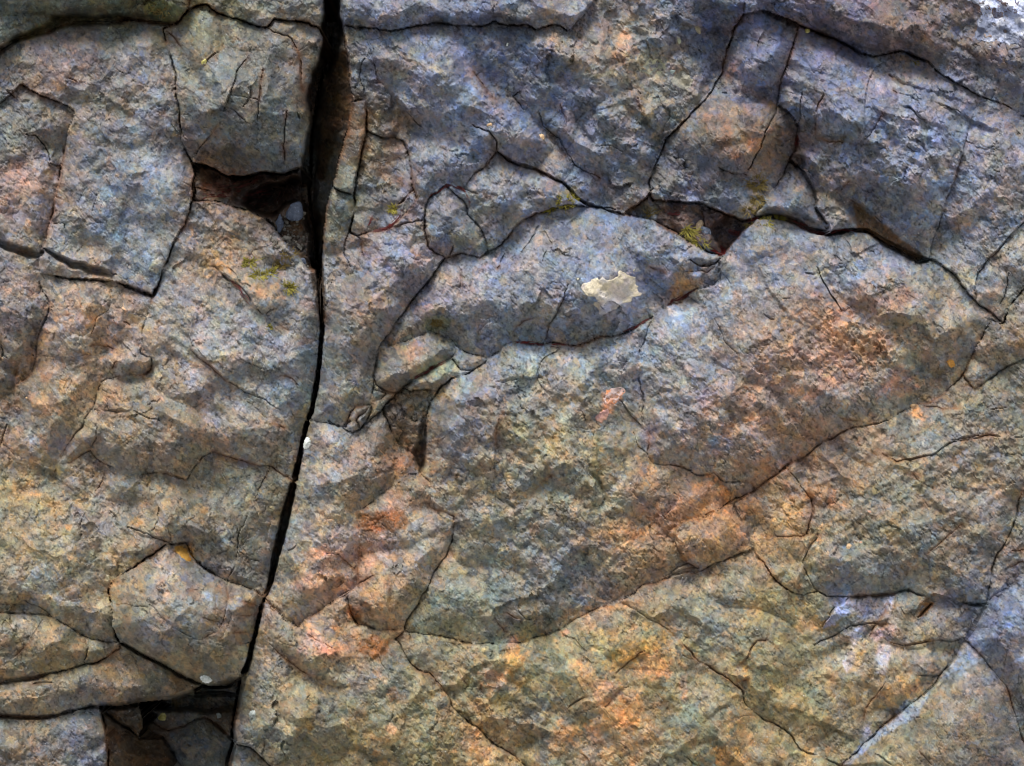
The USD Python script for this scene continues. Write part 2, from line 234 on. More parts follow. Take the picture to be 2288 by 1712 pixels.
 ('C3', '2480,-700,3 2260,-190,3 2180,0,3 2150,150,4 2090,270,4 2040,360,4 2010,450,4 1992,580,4 1985,650,5', 3.5, 22, 'T'),
 ('C3', '1450,200 1380,170 1310,180 1320,220', 3, 8, 'H'), ('C3', '1830,160 1700,280 1610,350', 2, 6, 'H'), ('C3', '2207,320 2130,330', 4, 10, 'H'), ('C3', '2200,390 2060,460', 4, 10, 'H'),
 # lower left part of the main boulder
 ('C1', '1640,630,3 1700,690,4 1750,760,4 1840,802,5 1880,760,4 2000,682,4 2100,615,3 2207,540,3', 4, 22, 'T'),
 ('C2', '-10,655,3 80,582,3 120,560,3 150,540,2.5 155,460,2 158,350,2 165,200,2 160,80,2.5', 2.5, 12, 'T'), ('B2', '160,1614,2.5 250,1552,2.5 330,1492,3 400,1450,4 480,1392,4 540,1385,4', 3, 18, 'T'),
 ('C2', '80,582,3 95,640,5 110,720,6 150,785,6 210,802,5 300,818,4 440,820,4', 5, 18, 'T'), ('C2', '150,540 200,510 255,480', 3, 10, 'H'), ('C2', '345,480 350,640', 1.8, 6, 'H'),
 ('C2', '440,790 440,820', 4, 20, 'T'),
 ('C1', '1840,802 1900,850 2000,900 2050,930', 2, 8, 'H'), ('C1', '1940,370 2020,345 2090,360 2190,440', 2.5, 8, 'H'), ('C1', '1780,330 1830,290', 2.4, 8, 'H'),
 ('C2', '380,870,3 440,960,4 480,1030,6 520,1065,6 590,1080,4 640,1140,4 700,1212,4 740,1290,4 800,1360,5 880,1412,4 950,1490,6 1040,1550,5 1130,1610,4 1200,1655,4 1420,1800,4 1580,1960,4', 4, 26, 'T'),
 ('C2', '440,820,3 380,870,3', 3, 16, 'T'), ('C2', '470,840 475,890', 4, 10, 'H'),
 ('C2', '1850,590,2 1770,642,3 1870,700,3 2000,772,3 2080,832,3 2207,950,3', 3, 14, 'T'), ('C3', '155,950,3 180,990,4 280,1042,3 370,1112,4 470,1192,4 490,1270,4 600,1362,4 760,1442,5 820,1542,5 900,1582,4 1000,1622,5 1090,1655,5 1300,1780,5 1600,1960,4', 4, 22, 'T'),
 ('C3', '5,785,2.5 100,905,3 155,950,3', 3, 14, 'T'),
 ('C2', '1440,1310 1500,1260 1590,1220', 5, 12, 'H'), ('C2', '1620,1290 1680,1295 1740,1220 1760,1180 1830,1165', 4, 12, 'H'), ('C2', '1740,1085 1830,1000 1920,945', 3, 10, 'H'),
 ('C2', '1000,1550 950,1620', 2.4, 8, 'H'), ('C2', '915,1150 920,1190', 4, 9, 'H'),
 ('C3', '110,1590 200,1655', 5, 12, 'H'), ('C3', '440,1045 500,980 560,890 620,880', 3, 10, 'H'), ('C3', '440,1130 500,1120', 3, 8, 'H'),
 # lower right ledges
 ('C3', '960,800,4 1040,680,4 1130,615,4', 4, 16, 'H'), ('C3', '910,912,3 1000,862,4 1140,792,4 1220,782,4 1290,772,6 1380,785,7 1480,790,5', 4, 18, 'H'),
 ('C3', '1250,860,4 1300,770,4 1360,690,4', 4, 12, 'H'), ('C3', '1380,890 1500,902 1650,882 1770,890 1850,872', 3, 14, 'H'), ('C3', '1550,740,6 1600,690,12 1640,650,8', 8, 26, 'H'),
 ('C3', '1912,665 1900,730 1865,850', 3, 12, 'H'), ('C3', '1230,1300 1280,1240 1380,1100', 3, 9, 'H'), ('C3', '1100,1020 1160,930 1230,860', 2.4, 8, 'H'), ('C3', '1560,1100 1620,1092 1690,1098', 7, 18, 'H'),
 ('C3', '1230,1310 1220,1400', 2, 6, 'H'), ('C3', '240,1385 320,1310 400,1280', 2, 6, 'H'),
 ('C3', '2440,330,5 2207,482,5 2100,562,5 2000,642,5 1960,702,5 1900,802,5 1850,882,5 1780,982,4 1700,1092,5 1600,1202,4 1480,1292,4 1350,1402,4 1220,1522,4 1100,1642,5 920,1800,5 740,1960,5', 4.5, 30, 'T'),
 ('C3', '1850,882,2 1890,925,3 1950,972,3 2040,1082,3.5 2090,1152,4 2140,1302,4 2180,1452,4 2290,1650,4 2420,1960,4', 3.5, 18, 'T'),
 ('C3', '2100,900 2095,1000 2085,1110', 2, 8, 'H'), ('C3', '1540,1355 1590,1360', 5, 10, 'H'), ('C3', '1560,1560 1640,1650', 2, 6, 'H'), ('C3', '1290,1580 1340,1610 1390,1650', 4, 10, 'H'),
 # left mass
 ('B1', '248,155,3 250,240,2 305,330,2 300,390,4 270,440,4 245,500,4 228,590,4 212,690,4 205,750,3 150,800,1.5 100,835,2 75,980,3 40,1100,3 5,1230,3 -240,1500,3', 3.5, 22, 'T'),
 ('B1', '130,670 110,750 95,850', 4, 16, 'H'), ('B1', '20,655 60,690 110,705', 4, 12, 'H'), ('B1', '140,610 180,630 210,660', 4, 14, 'H'), ('B1', '5,560 15,650 5,690', 4, 12, 'H'), ('B1', '0,920 50,900', 3, 8, 'H'),
 ('B1', '945,295,4 930,320,3 905,420,3.5 885,500,4 872,570,3.5 860,650,4 930,672,2.5 942,720,4 910,770,6 850,785,6 780,780,4 690,800,2.5 625,815,3 600,900,5 575,985,4 545,1020,3 500,1090,3 440,1180,3 400,1240,2.5 355,1330,2', 3.5, 18, 'T'),
 ('B1', '580,990,4 620,1002,6 720,1005,6 820,1000,5 900,1035,4 985,1060,3', 4, 14, 'H'), ('B1', '610,1010 595,1070 590,1170 560,1230', 2.4, 8, 'H'),
 ('B1', '355,1330,2 450,1310,2 555,1245,4 590,1290,7 640,1322,7 740,1370,5 830,1397,5 900,1390,2.5 1000,1378,3 1080,1402,5 1150,1417,4 1200,1350,1.5 1245,1282,2 1320,1255,4 1400,1277,4 1500,1305,4 1600,1332,4 1665,1335,3 1740,1400,1.5 1820,1440,2', 4, 18, 'T'),
 ('B1', '880,1290,4 940,1350,5 1000,1375,5', 5, 16, 'H'), ('B1', '1050,540,3 1110,575,4 1200,650,4 1300,730,3 1400,815,3 1500,880,3 1600,920,2.5 1720,990,2', 3, 11, 'H'),
 ('B1', '1400,640 1500,690 1600,730 1700,765 1790,800 1840,845', 2.5, 8, 'H'), ('B1', '1610,570 1570,640 1550,720', 1.8, 6, 'H'), ('B1', '1520,940 1640,1040 1760,1110', 2, 6, 'H'),
 ('B1', '1300,90,3 1400,180,4 1480,240,5 1530,290,6 1570,360,5 1620,405,3', 4.5, 18, 'H'), ('B1', '1690,370 1640,400', 4, 12, 'H'), ('B1', '1660,430 1800,520', 2, 6, 'H'),
 ('B1', '690,260 670,380 600,430 570,510 545,550', 2.2, 8, 'H'), ('B1', '560,590 650,605 720,625', 2, 6, 'H'), ('B1', '690,740 720,690', 2.5, 8, 'H'), ('B1', '760,450 800,470', 3, 8, 'H'),
 ('B1', '540,650 470,670 420,700', 1.8, 6, 'H'), ('B1', '800,800 760,890 740,950', 2, 6, 'H'), ('B1', '620,860 680,900', 2, 6, 'H'),
 ('B1', '640,1395,2.5 590,1500,2.5 520,1640,2.5', 2.5, 10, 'H'), ('C1', '570,0 530,90 485,170 500,240', 2.4, 10, 'H'), ('B1', '1665,1335,2.5 1610,1450,2.5 1545,1600,2.5', 2.4, 10, 'H'), ('C1', '1580,20 1530,110 1465,250 1465,330 1440,430 1405,500 1400,640 1370,760 1340,830', 2.6, 12, 'H'),
 ('C1', '980,60 970,150 930,210', 3, 10, 'H'), ('C1', '1340,50 1270,80 1230,100', 3, 9, 'H'), ('C1', '1460,170 1460,250', 2.4, 8, 'H'), ('C1', '680,80 720,120', 4, 10, 'H'),
 ('C1', '1020,160 1050,240 1045,290', 2.4, 9, 'H'), ('C1', '780,180,3 860,205,4 930,240,5 1000,262,5 1050,285,5', 4, 14, 'H'), ('C1', '1465,320 1530,370 1600,395', 2.4, 8, 'H'), ('C1', '350,160 340,60', 2, 6, 'H'),
 # the bulge and the ledges at the lower left
 ('C1', '1060,288,5 1020,290,3 930,362,3 850,412,3 760,462,3 700,512,3 672,580,4 690,700,3 700,800,4 740,890,8 850,952,12 1000,1022,14 1100,1082,14 1200,1132,14 1300,1165,14 1400,1160,14 1480,1110,12 1510,1080,10', 8, 70, 'T'),
 ('C1', '1060,288,5 1150,275,6 1195,380,6 1280,452,7 1350,490,6 1402,515,5 1500,545,4 1640,615,3', 5, 30, 'T'),
 ('C1', '920,660 1000,740 1080,810 1180,860 1250,880', 2.4, 8, 'H'), ('C1', '1250,740 1350,765', 2, 6, 'H'), ('C1', '1400,640 1500,640 1560,660', 2, 6, 'H'), ('C1', '1440,730 1580,720', 3, 8, 'H'), ('C1', '1450,830 1560,830', 5, 12, 'H'), ('C1', '1480,900 1540,890', 7, 14, 'H'), ('C1', '1350,830 1250,870', 3, 9, 'H'), ('C1', '700,655 800,660 900,670', 2, 6, 'H'),
 ('C1', '1160,575 1260,570', 2.4, 8, 'H'),
 ('C1', '-240,705,5 0,712,5 150,712,6 300,722,6 400,780,4 480,832,4 560,872,5 640,887,5 740,890,5', 5, 24, 'T'), ('C1', '0,660 150,640 250,680 300,715', 4, 10, 'H'),
 ('C1', '740,930,3 650,990,4 560,1022,4 480,1037,4 400,1062,5 300,1087,7 220,1110,10 150,1120,12 0,1135,15 -240,1150,15', 5, 40, 'T'), ('C1', '740,890 740,930', 4, 24, 'T'),
 ('C1', '548,870 545,930 520,1010 515,1030', 4, 18, 'H'), ('C1', '270,740 180,900 60,1000', 2, 6, 'H'), ('C1', '490,1080 500,1150', 2, 6, 'H'), ('C1', '200,1150 320,1140', 8, 14, 'H'),
 ('C1', '-240,1325,14 0,1342,14 120,1352,12 240,1357,11 350,1342,9 450,1312,8 560,1290,8 610,1290,10', 10, 60, 'T'),
 ('C1', '610,1290,16 750,1285,20 900,1262,22 1050,1245,22 1200,1215,22 1300,1200,20 1470,1215,18', 20, 90, 'T'), ('C1', '1200,1180,10 1250,1150,10', 10, 60, 'T'),
 ('C1', '612,1300,5 640,1400,5 665,1520,5 670,1655,5 665,1960,5', 5, 40, 'T'),
 ('C1', '612,1300,10 720,1380,8 800,1420,8 860,1480,8 1000,1480,8 1060,1560,8 1115,1655,8 1220,1960,8', 8, 40, 'T'),
 ('C1', '880,1340,4 950,1400,4 1040,1440,5 1150,1395,5 1260,1345,5 1330,1390,8 1390,1450,10 1440,1500,10', 5, 30, 'T'), ('C1', '860,1480,4 880,1420,3 880,1340,4 860,1290,6', 4, 26, 'T'),
 ('C1', '1445,1510,6 1540,1530,4 1620,1600,4 1680,1655,4 1900,1960,4', 4, 26, 'T'), ('C1', '1640,1460 1630,1530 1610,1590', 2.4, 8, 'H'),
 ('C1', '1660,900 1760,1000 1850,1060 1950,1110', 3, 7, 'H'), ('C1', '440,1330 520,1300', 4, 10, 'H'),
]

def wiggle(P, amp, seed, taper=False):
    """Resample a crack every millimetre and give it the small zigzags of broken rock."""
    seg = np.hypot(*np.diff(P[:, :2], axis=0).T); s = np.r_[0, np.cumsum(seg)]
    n = max(int(s[-1]), 4); t = np.linspace(0, s[-1], n)
    x = np.interp(t, s, P[:, 0]); y = np.interp(t, s, P[:, 1]); w = np.interp(t, s, P[:, 2])
    x = ndimage.gaussian_filter1d(x, 2.5, mode='nearest'); y = ndimage.gaussian_filter1d(y, 2.5, mode='nearest')
    tx, ty = np.gradient(x), np.gradient(y); L = np.hypot(tx, ty) + 1e-9
    r = np.random.default_rng(seed)
    def wn(period):
        k = r.uniform(-1, 1, int(t[-1] / period) + 4); return np.interp(t / period, np.arange(len(k)), k)
    d = amp * (1.6 * wn(26) + 0.9 * wn(10) + 0.45 * wn(4.5))
    d *= np.clip(np.minimum(t, t[-1] - t) / 8.0, 0, 1)
    calm = np.clip(1.3 - w / 12, 0.35, 1); d = d * calm
    w = w * (1 + calm * (0.45 * wn(18) + 0.3 * wn(7))).clip(0.35, 2)
    if taper: w = w * np.clip(np.minimum(t, t[-1] - t) / (0.3 * t[-1]), 0.15, 1)
    return np.stack([x - ty / L * d, y + tx / L * d, w], 1)

lines = [(wiggle(parse(t, s, w), 1.5, 50 + i, k == 'H'), d, k) for i, (t, s, w, d, k) in enumerate(CR)]
tl = [l for l in lines if l[2] == 'T']; hl = [l for l in lines if l[2] == 'H']

# ---- label the blocks: the dividing cracks are walls, what lies between them is a block
barrier = np.zeros((NY, NX), bool)
def draw(ax, ay, bx, by):
    n = int(max(abs(bx - ax), abs(by - ay)) / (STEP * 0.4)) + 2
    ii = np.round((np.linspace(ay, by, n) - gy[0]) / STEP).astype(int); jj = np.round((np.linspace(ax, bx, n) - gx[0]) / STEP).astype(int)
    ok = (ii >= 0) & (ii < NY) & (jj >= 0) & (jj < NX); barrier[ii[ok], jj[ok]] = True
allT = np.vstack([l[0][:, :2] for l in tl]); ownT = np.concatenate([np.full(len(l[0]), i) for i, l in enumerate(tl)])
treeT = cKDTree(allT)
for i, (P, d, k) in enumerate(tl):
    ii = np.round((P[:, 1] - gy[0]) / STEP).astype(int); jj = np.round((P[:, 0] - gx[0]) / STEP).astype(int)
    ok = (ii >= 0) & (ii < NY) & (jj >= 0) & (jj < NX); barrier[ii[ok], jj[ok]] = True
    for e in (P[0], P[-1]):
        near = [q for q in treeT.query_ball_point(e[:2], 16) if ownT[q] != i]
        if near:
            q = min(near, key=lambda q: np.hypot(*(allT[q] - e[:2]))); draw(e[0], e[1], *allT[q])
barrier = ndimage.binary_dilation(barrier, np.ones((2, 2)))
lab, nlab = ndimage.label(~barrier)
size = np.bincount(lab.ravel())
small = np.isin(lab, np.nonzero(size < 60)[0]) | (lab == 0)
idx = ndimage.distance_transform_edt(small, return_distances=False, return_indices=True)
lab = lab[idx[0], idx[1]]


# ------------------------------------------------------------------ the blocks
# seed (a spot in the block), level mm, tilt x, tilt y (mm per 100 mm), bulge mm, edge radius mm, edge drop mm, roughness, layering mm, layering angle, name, label
BL = [
 ((134, 1), 62, 0, 0, 6, 30, 46, 1.0, 2, 3, 'rock_block', 'dark overhanging grey-green block along the top left edge of the face'),
 ((571, -15), 26, 0, 0, 6, 14, 14, .9, 0, 0, 'rock_block', 'grey block at the top edge, left of the wide mouth of the black crevice'),
 ((1005, -9), 30, 0, 0, 6, 26, 24, 1.1, 2, 5, 'rock_block', 'blue-grey block at the top edge, right of the wide mouth of the black crevice'),
 ((1194, 181), 8, 0, 0, 14, 30, 10, 1.35, 3, 40, 'rock_block', 'broad blue-grey mass with diagonal ridges and an orange streak, top centre'),
 ((2026, 48), 18, 0, 0, 8, 22, 24, 1.2, 4, 28, 'rock_block', 'purplish grey sloping slab in the top right corner, carrying the white mottled crust'),
 ((529, 194), 26, 0, 7, 16, 26, 22, .8, 0, 0, 'rock_block', 'dark grey block scored by short grid-like cracks, left of the crevice mouth'),
 ((1587, 273), 4, 0, 3, 24, 26, 14, 1.25, 2, 60, 'rock_block', 'brown-tinged lump between two diagonal cracks, upper right of centre'),
 ((220, 310), 10, 0, 2, 12, 20, 10, .75, 0, 0, 'rock_block', 'large smooth grey slab with pale bluish blotches, upper left'),
 ((708, 287), -240, 320, 0, 0, 6, 4, 2.6, 3, 95, 'rock_block', 'shaded brown wall inside the upper part of the crevice'),
 ((1891, 296), 30, 0, 13, 18, 34, 26, 1.3, 7, 28, 'rock_block', 'big blue-grey slab ribbed with slanting layers, upper right'),
 ((28, 364), 2, 0, 3, 14, 18, 12, .9, 0, 0, 'rock_block', 'reddish grey block at the left edge above a dark horizontal gap'),
 ((2146, 404), 12, 0, 2, 8, 16, 8, .9, 3, 30, 'rock_block', 'smooth pale grey slab against the right edge, below the ribbed slab'),
 ((758, 321), -2, 25, 0, 4, 8, 6, .7, 0, 0, 'rock_splinter', 'tall thin upright sliver of grey-green stone on the right lip of the crevice'),
 ((822, 398), -16, 0, 0, 6, 18, 10, 1.1, 2, 110, 'rock_block', 'brown hollowed face right of the thin upright sliver'),
 ((1101, 422), 12, 0, 3, 16, 22, 12, 1.0, 0, 0, 'rock_block', 'smooth rounded grey lump under a dark diagonal crack, above the white-patched boulder'),
 ((1714, 431), -8, 0, 2, 14, 18, 12, 1.2, 2, 60, 'rock_block', 'small hump with fibrous weed on its left, under a small black hole'),
 ((571, 431), -84, -30, 52, 0, 10, 6, 2.4, 2, 8, 'rock_ledge', 'sunken ledge stained red with algae, leading into the black cavity left of the crevice'),
 ((2203, 553), 6, 0, 2, 8, 14, 8, .9, 2, -40, 'rock_block', 'narrow wedge of grey rock pointing down at the right edge'),
 ((974, 487), 10, 0, 2, 24, 22, 16, 1.0, 0, 0, 'boulder', 'small rounded boulder ringed by cracks, at the left end of the white-patched boulder'),
 ((731, 522), -26, 22, 0, 6, 14, 10, 1.1, 2, 80, 'rock_block', 'dark greenish block right beside the crevice, below the thin upright sliver'),
 ((1496, 481), -78, 0, -20, 0, 12, 8, 1.5, 5, 42, 'rock_block', 'dark sunken wedge with red algae, above the right end of the white-patched boulder'),
 ((467, 765), 4, 0, 0, 14, 20, 12, .9, 4, 34, 'rock_block', 'big tan and grey slab with slanting streaks, left of the crevice at mid height'),
 ((1205, 610), 18, 0, -2, 40, 30, 16, 1.0, 0, 0, 'boulder', 'long rounded blue-grey boulder bearing the cream-white patch'),
 ((1725, 753), 18, 0, 0, 26, 24, 12, 1.0, 1, -35, 'boulder', 'huge pinkish pitted boulder right of centre'),
 ((800, 640), 4, 6, 0, 16, 20, 12, 1.1, 0, 0, 'rock_block', 'upright speckled block between the crevice and the boulder with the white patch'),
 ((700, 1090), 2, -4, 0, 18, 20, 12, .95, 2, 120, 'rock_block', 'tall tan and pink block right of the crevice, a white shell lodged beside it'),
 ((-10, 736), -10, 0, 0, 10, 16, 10, 1.0, 2, 105, 'rock_block', 'brown strip of rock at the left edge, beside the big cracked panel'),
 ((2209, 699), 8, 0, 0, 8, 14, 8, .85, 2, -40, 'rock_block', 'small plain grey-brown block at the right edge, below the narrow wedge'),
 ((213, 1042), 2, 0, 0, 14, 20, 12, 1.0, 4, 60, 'rock_block', 'huge ochre-flecked left panel with stepped lower part of small angular chips'),
 ((1188, 1061), 28, 0, 0, 36, 26, 14, 1.05, 0, 0, 'boulder', 'largest central boulder, speckled grey and ochre, with an orange-pink crust'),
 ((885, 776), 8, 0, 5, 18, 18, 14, 1.15, 0, 0, 'rock_block', 'squat dark lump with green moss on top, above the rubble-filled hollow'),
 ((1007, 778), 6, 0, 0, 8, 10, 8, .9, 0, 0, 'rock_chip', 'small smooth grey chip wedged in the crack right of the mossy lump'),
 ((943, 811), 0, 0, 0, 6, 10, 8, 1.1, 0, 0, 'rock_chip', 'elongated pale greenish chip under the mossy lump'),
 ((883, 901), -40, -10, 0, 0, 10, 8, 2.0, 0, 0, 'rubble', 'brown crumbly rubble cemented in the hollow left of the central boulder'),
 ((814, 849), -10, 0, 0, 4, 5, 4, .6, 0, 0, 'rock_chip', 'tiny chip at the upper left end of the rubble, topmost of three'),
 ((822, 878), -8, 0, 0, 6, 6, 5, .7, 0, 0, 'rock_chip', 'small squarish chip left of the rubble, middle of three'),
 ((768, 901), -4, 0, 0, 6, 7, 6, .7, 0, 0, 'rock_chip', 'small angular grey chip left of the rubble, lowest of three'),
 ((2003, 1052), 10, 0, 0, 14, 20, 10, .9, 4, -28, 'rock_block', 'wide grey-brown block with shallow slanting folds, right of the long diagonal crack'),
 ((2232, 1115), 4, 0, 0, 8, 14, 8, .85, 2, -50, 'rock_block', 'thin triangular grey wedge at the right edge, lower half'),
 ((1631, 1144), 12, 0, 0, 10, 14, 9, 1.0, 0, 0, 'rock_block', 'orange-tinted block between the long diagonal crack and a short upright crack'),
 ((858, 1194), 14, 0, 2, 20, 20, 12, 1.0, 0, 0, 'rock_block', 'pinkish lump with a brown rust stain and a brown nose, left of the central boulder'),
 ((401, 1331), 50, 0, 26, 22, 50, 34, .7, 4, 20, 'boulder', 'smooth rounded bulge overhanging a dark hollow, lower left'),
 ((1749, 1397), 8, 0, 0, 12, 18, 10, 1.1, 3, -40, 'rock_block', 'ochre-grey block with pale lilac broken faces, lower right'),
 ((2223, 1426), 20, 0, 0, 14, 22, 12, .6, 1, -50, 'boulder', 'blue-edged rounded rock at the right edge, upper of two at lower right'),
 ((2059, 1603), 24, 0, 0, 22, 26, 14, .55, 0, 0, 'boulder', 'smooth brown rounded rock in the bottom right corner'),
 ((787, 1553), 30, 0, 0, 14, 24, 14, 1.05, 2, 40, 'rock_block', 'grey-green block at the bottom, right of the foot of the crevice'),
 ((1336, 1541), 8, 0, 0, 12, 20, 10, 1.15, 2, -30, 'rock_block', 'broad block with bright ochre patches, bottom centre'),
 ((47, 1395), 0, 0, 2, 10, 16, 12, .75, 1, 10, 'rock_block', 'small rounded block at the left edge, under the chipped panel'),
 ((174, 1485), -20, -4, -14, 4, 16, 16, .7, 2, -4, 'rock_ledge', 'long narrow ledge running under the overhanging bulge, lower left'),
 ((475, 1485), -420, 0, 0, 0, 5, 3, .5, 0, 0, 'rock_block', 'black back wall of the hollow under the bulge'),
 ((417, 1532), -360, 0, 25, 6, 10, 6, .6, 0, 0, 'rock_block', 'shaded stone deep in the hollow, carrying a yellow limpet'),
 ((274, 1547), -130, -40, 20, 0, 8, 6, 1.6, 0, 0, 'rock_chip', 'dark chip of rock in the left corner of the hollow'),
 ((68, 1636), -32, 0, 3, 10, 18, 12, .95, 0, 0, 'rock_block', 'ochre-speckled block in the bottom left corner'),
 ((305, 1655), -230, -220, 0, 4, 10, 6, 1.8, 1, 100, 'rock_block', 'dark brown shaded face in the hollow beside the bottom left block'),
 ((428, 1630), -330, 0, 14, 12, 12, 6, .6, 0, 0, 'rock_block', 'smooth grey stone standing in the shade at the bottom of the hollow'),
 ((546, 1680), -34, 0, 0, 6, 14, 10, 1.0, 0, 0, 'rock_block', 'dark little wedge at the bottom edge, between crevice foot and grey-green block'),
]
def ij(x, y): return int(round((y - gy[0]) / STEP)), int(round((x - gx[0]) / STEP))
ids = []
for b in BL:
    i, j = ij(b[0][0] * 1.0344, b[0][1] * 1.0344); ids.append(int(lab[i, j]))
DUPES = [(BL[k][0], ids[k]) for k in range(len(ids)) if ids.count(ids[k]) > 1]
if DUPES: print('duplicate seeds', DUPES)
block = np.full(nlab + 1, -1); block[ids] = np.arange(len(ids))
own = block[lab]
lost = [(k, n) for k, n in enumerate(np.bincount(lab[own < 0], minlength=1)) if n] if (own < 0).any() else []
if lost: print('unseeded regions', lost)
idx = ndimage.distance_transform_edt(own < 0, return_distances=False, return_indices=True)
own = own[idx[0], idx[1]]

# ------------------------------------------------------------------ relief of the face, millimetres
def smooth01(a, b, x):
    t = np.clip((x - a) / (b - a), 0, 1); return t * t * (3 - 2 * t)
tw = np.concatenate([l[0][:, 2] for l in tl]); td = np.concatenate([np.full(len(l[0]), l[1]) for l in tl])
ht = np.vstack([l[0] for l in hl]); hd = np.concatenate([np.full(len(l[0]), l[1]) for l in hl])
XY = np.stack([X.ravel(), Y.ravel()], 1)
dT, qT = treeT.query(XY, workers=4); dT = dT.reshape(NY, NX).astype(np.float32); qT = qT.reshape(NY, NX)
dH, qH = cKDTree(ht[:, :2]).query(XY, distance_upper_bound=60, workers=4)
dH = np.minimum(dH, 60).reshape(NY, NX).astype(np.float32); qH = np.minimum(qH, len(ht) - 1).reshape(NY, NX)

wide = ndimage.gaussian_filter(np.clip(tw[qT] / 6.0, 0.12, 1.5).astype(np.float32), 3)
par = np.array([b[1:10] for b in BL], float)
def per(k): return par[own, k].astype(np.float32)
cx = np.array([b[0][0] * 1.0344 for b in BL]); cy = np.array([b[0][1] * 1.0344 for b in BL])
area = np.bincount(own.ravel(), minlength=len(BL)) * STEP ** 2
R = (np.sqrt(area) * 0.26)[own].astype(np.float32)
big = 9 * fbm(X, Y, 300, 1, 3)
H = per(0) + per(1) * (X - cx[own]) / 100 + per(2) * (Y - cy[own]) / 100 - 1.2 * per(3) * np.exp(-dT / R) - per(5) * wide * np.exp(-(dT / per(4)) ** 1.25)
H += big
rough = per(6)
# broken-rock facets at several sizes: every chip a little plane with its own tilt
def facets(scale, seed, tilt, step, angle=0.0, stretch=1.0, sign=1):
    r = np.random.default_rng(300 + seed)
    a = math.radians(angle); ca, sa = math.cos(a), math.sin(a)
    wx = X + 0.34 * scale * vnoise(X, Y, scale * 0.8, 40 + seed) + 0.13 * scale * vnoise(X, Y, scale * 0.28, 44 + seed)
    wy = Y + 0.34 * scale * vnoise(X, Y, scale * 0.8, 41 + seed) + 0.13 * scale * vnoise(X, Y, scale * 0.28, 45 + seed)
    p = (wx * ca + wy * sa) / (scale * stretch); q = (-wx * sa + wy * ca) / scale
    m = int((p.max() - p.min() + 2) * (q.max() - q.min() + 2) * 1.1)
    pts = r.uniform([p.min() - 1, q.min() - 1], [p.max() + 1, q.max() + 1], (m, 2))
    _, c = cKDTree(pts).query(np.stack([p.ravel(), q.ravel()], 1), k=6, workers=4)
    tx, ty, off = r.normal(0, tilt, m).astype(np.float32), r.normal(0, tilt, m).astype(np.float32), r.normal(0, step, m).astype(np.float32)
    P32, Q32 = p.ravel(), q.ravel(); h = None
    for k in range(6):
        ck = c[:, k]; dp, dq = P32 - pts[ck, 0], Q32 - pts[ck, 1]
        g = off[ck] + scale * (tx[ck] * dp + ty[ck] * dq + sign * 0.24 * (dp * dp + dq * dq))
        h = g if h is None else (np.minimum(h, g) if sign > 0 else np.maximum(h, g))
    return h.reshape(NY, NX).astype(np.float32), r.uniform(-1, 1, (m, 3)).astype(np.float32)[c[:, 0].reshape(NY, NX)]
f0, t0 = facets(170, 5, 0.10, 3.0, 30, 1.4, -1)
f1, t1 = facets(80, 1, 0.14, 1.6, 35, 1.25, 1)
f2, t2 = facets(33, 2, 0.18, 1.0, 40, 1.25, -1)
f3, t3 = facets(15, 3, 0.19, 0.5, 35, 1.2, 1)
f4, t4 = facets(7.5, 4, 0.2, 0.25, 0, 1, -1)
patchy = 0.25 + 0.95 * smooth01(-0.5, 0.6, fbm(X, Y, 160, 8, 3))
relief = f0 + f1 + f2 * patchy + 0.85 * f3 * patchy + f4 * (0.2 + 0.4 * patchy) + 5.0 * fbm(X, Y, 64, 12, 4, .55) + 0.55 * fbm(X, Y, 9, 16, 3, 0.6)
H += rough * relief
# layering: ribs drawn out along each block's own grain
grain = np.zeros_like(X)
for ang in sorted({(b[9]) for b in BL if b[8] > 0}):
    sel = np.isin(own, [k for k, b in enumerate(BL) if b[8] > 0 and b[9] == ang])
    xs, ys = X[sel], Y[sel]
    n = fbm(xs, ys, 22, 20, 3, 0.55, ang, 6.0); n2 = vnoise(xs, ys, 9, 24, ang, 8.0)
    grain[sel] = 1.0 * np.sign(n) * np.abs(n) ** 0.8 + 0.35 * n2
H += 0.6 * per(7) * grain

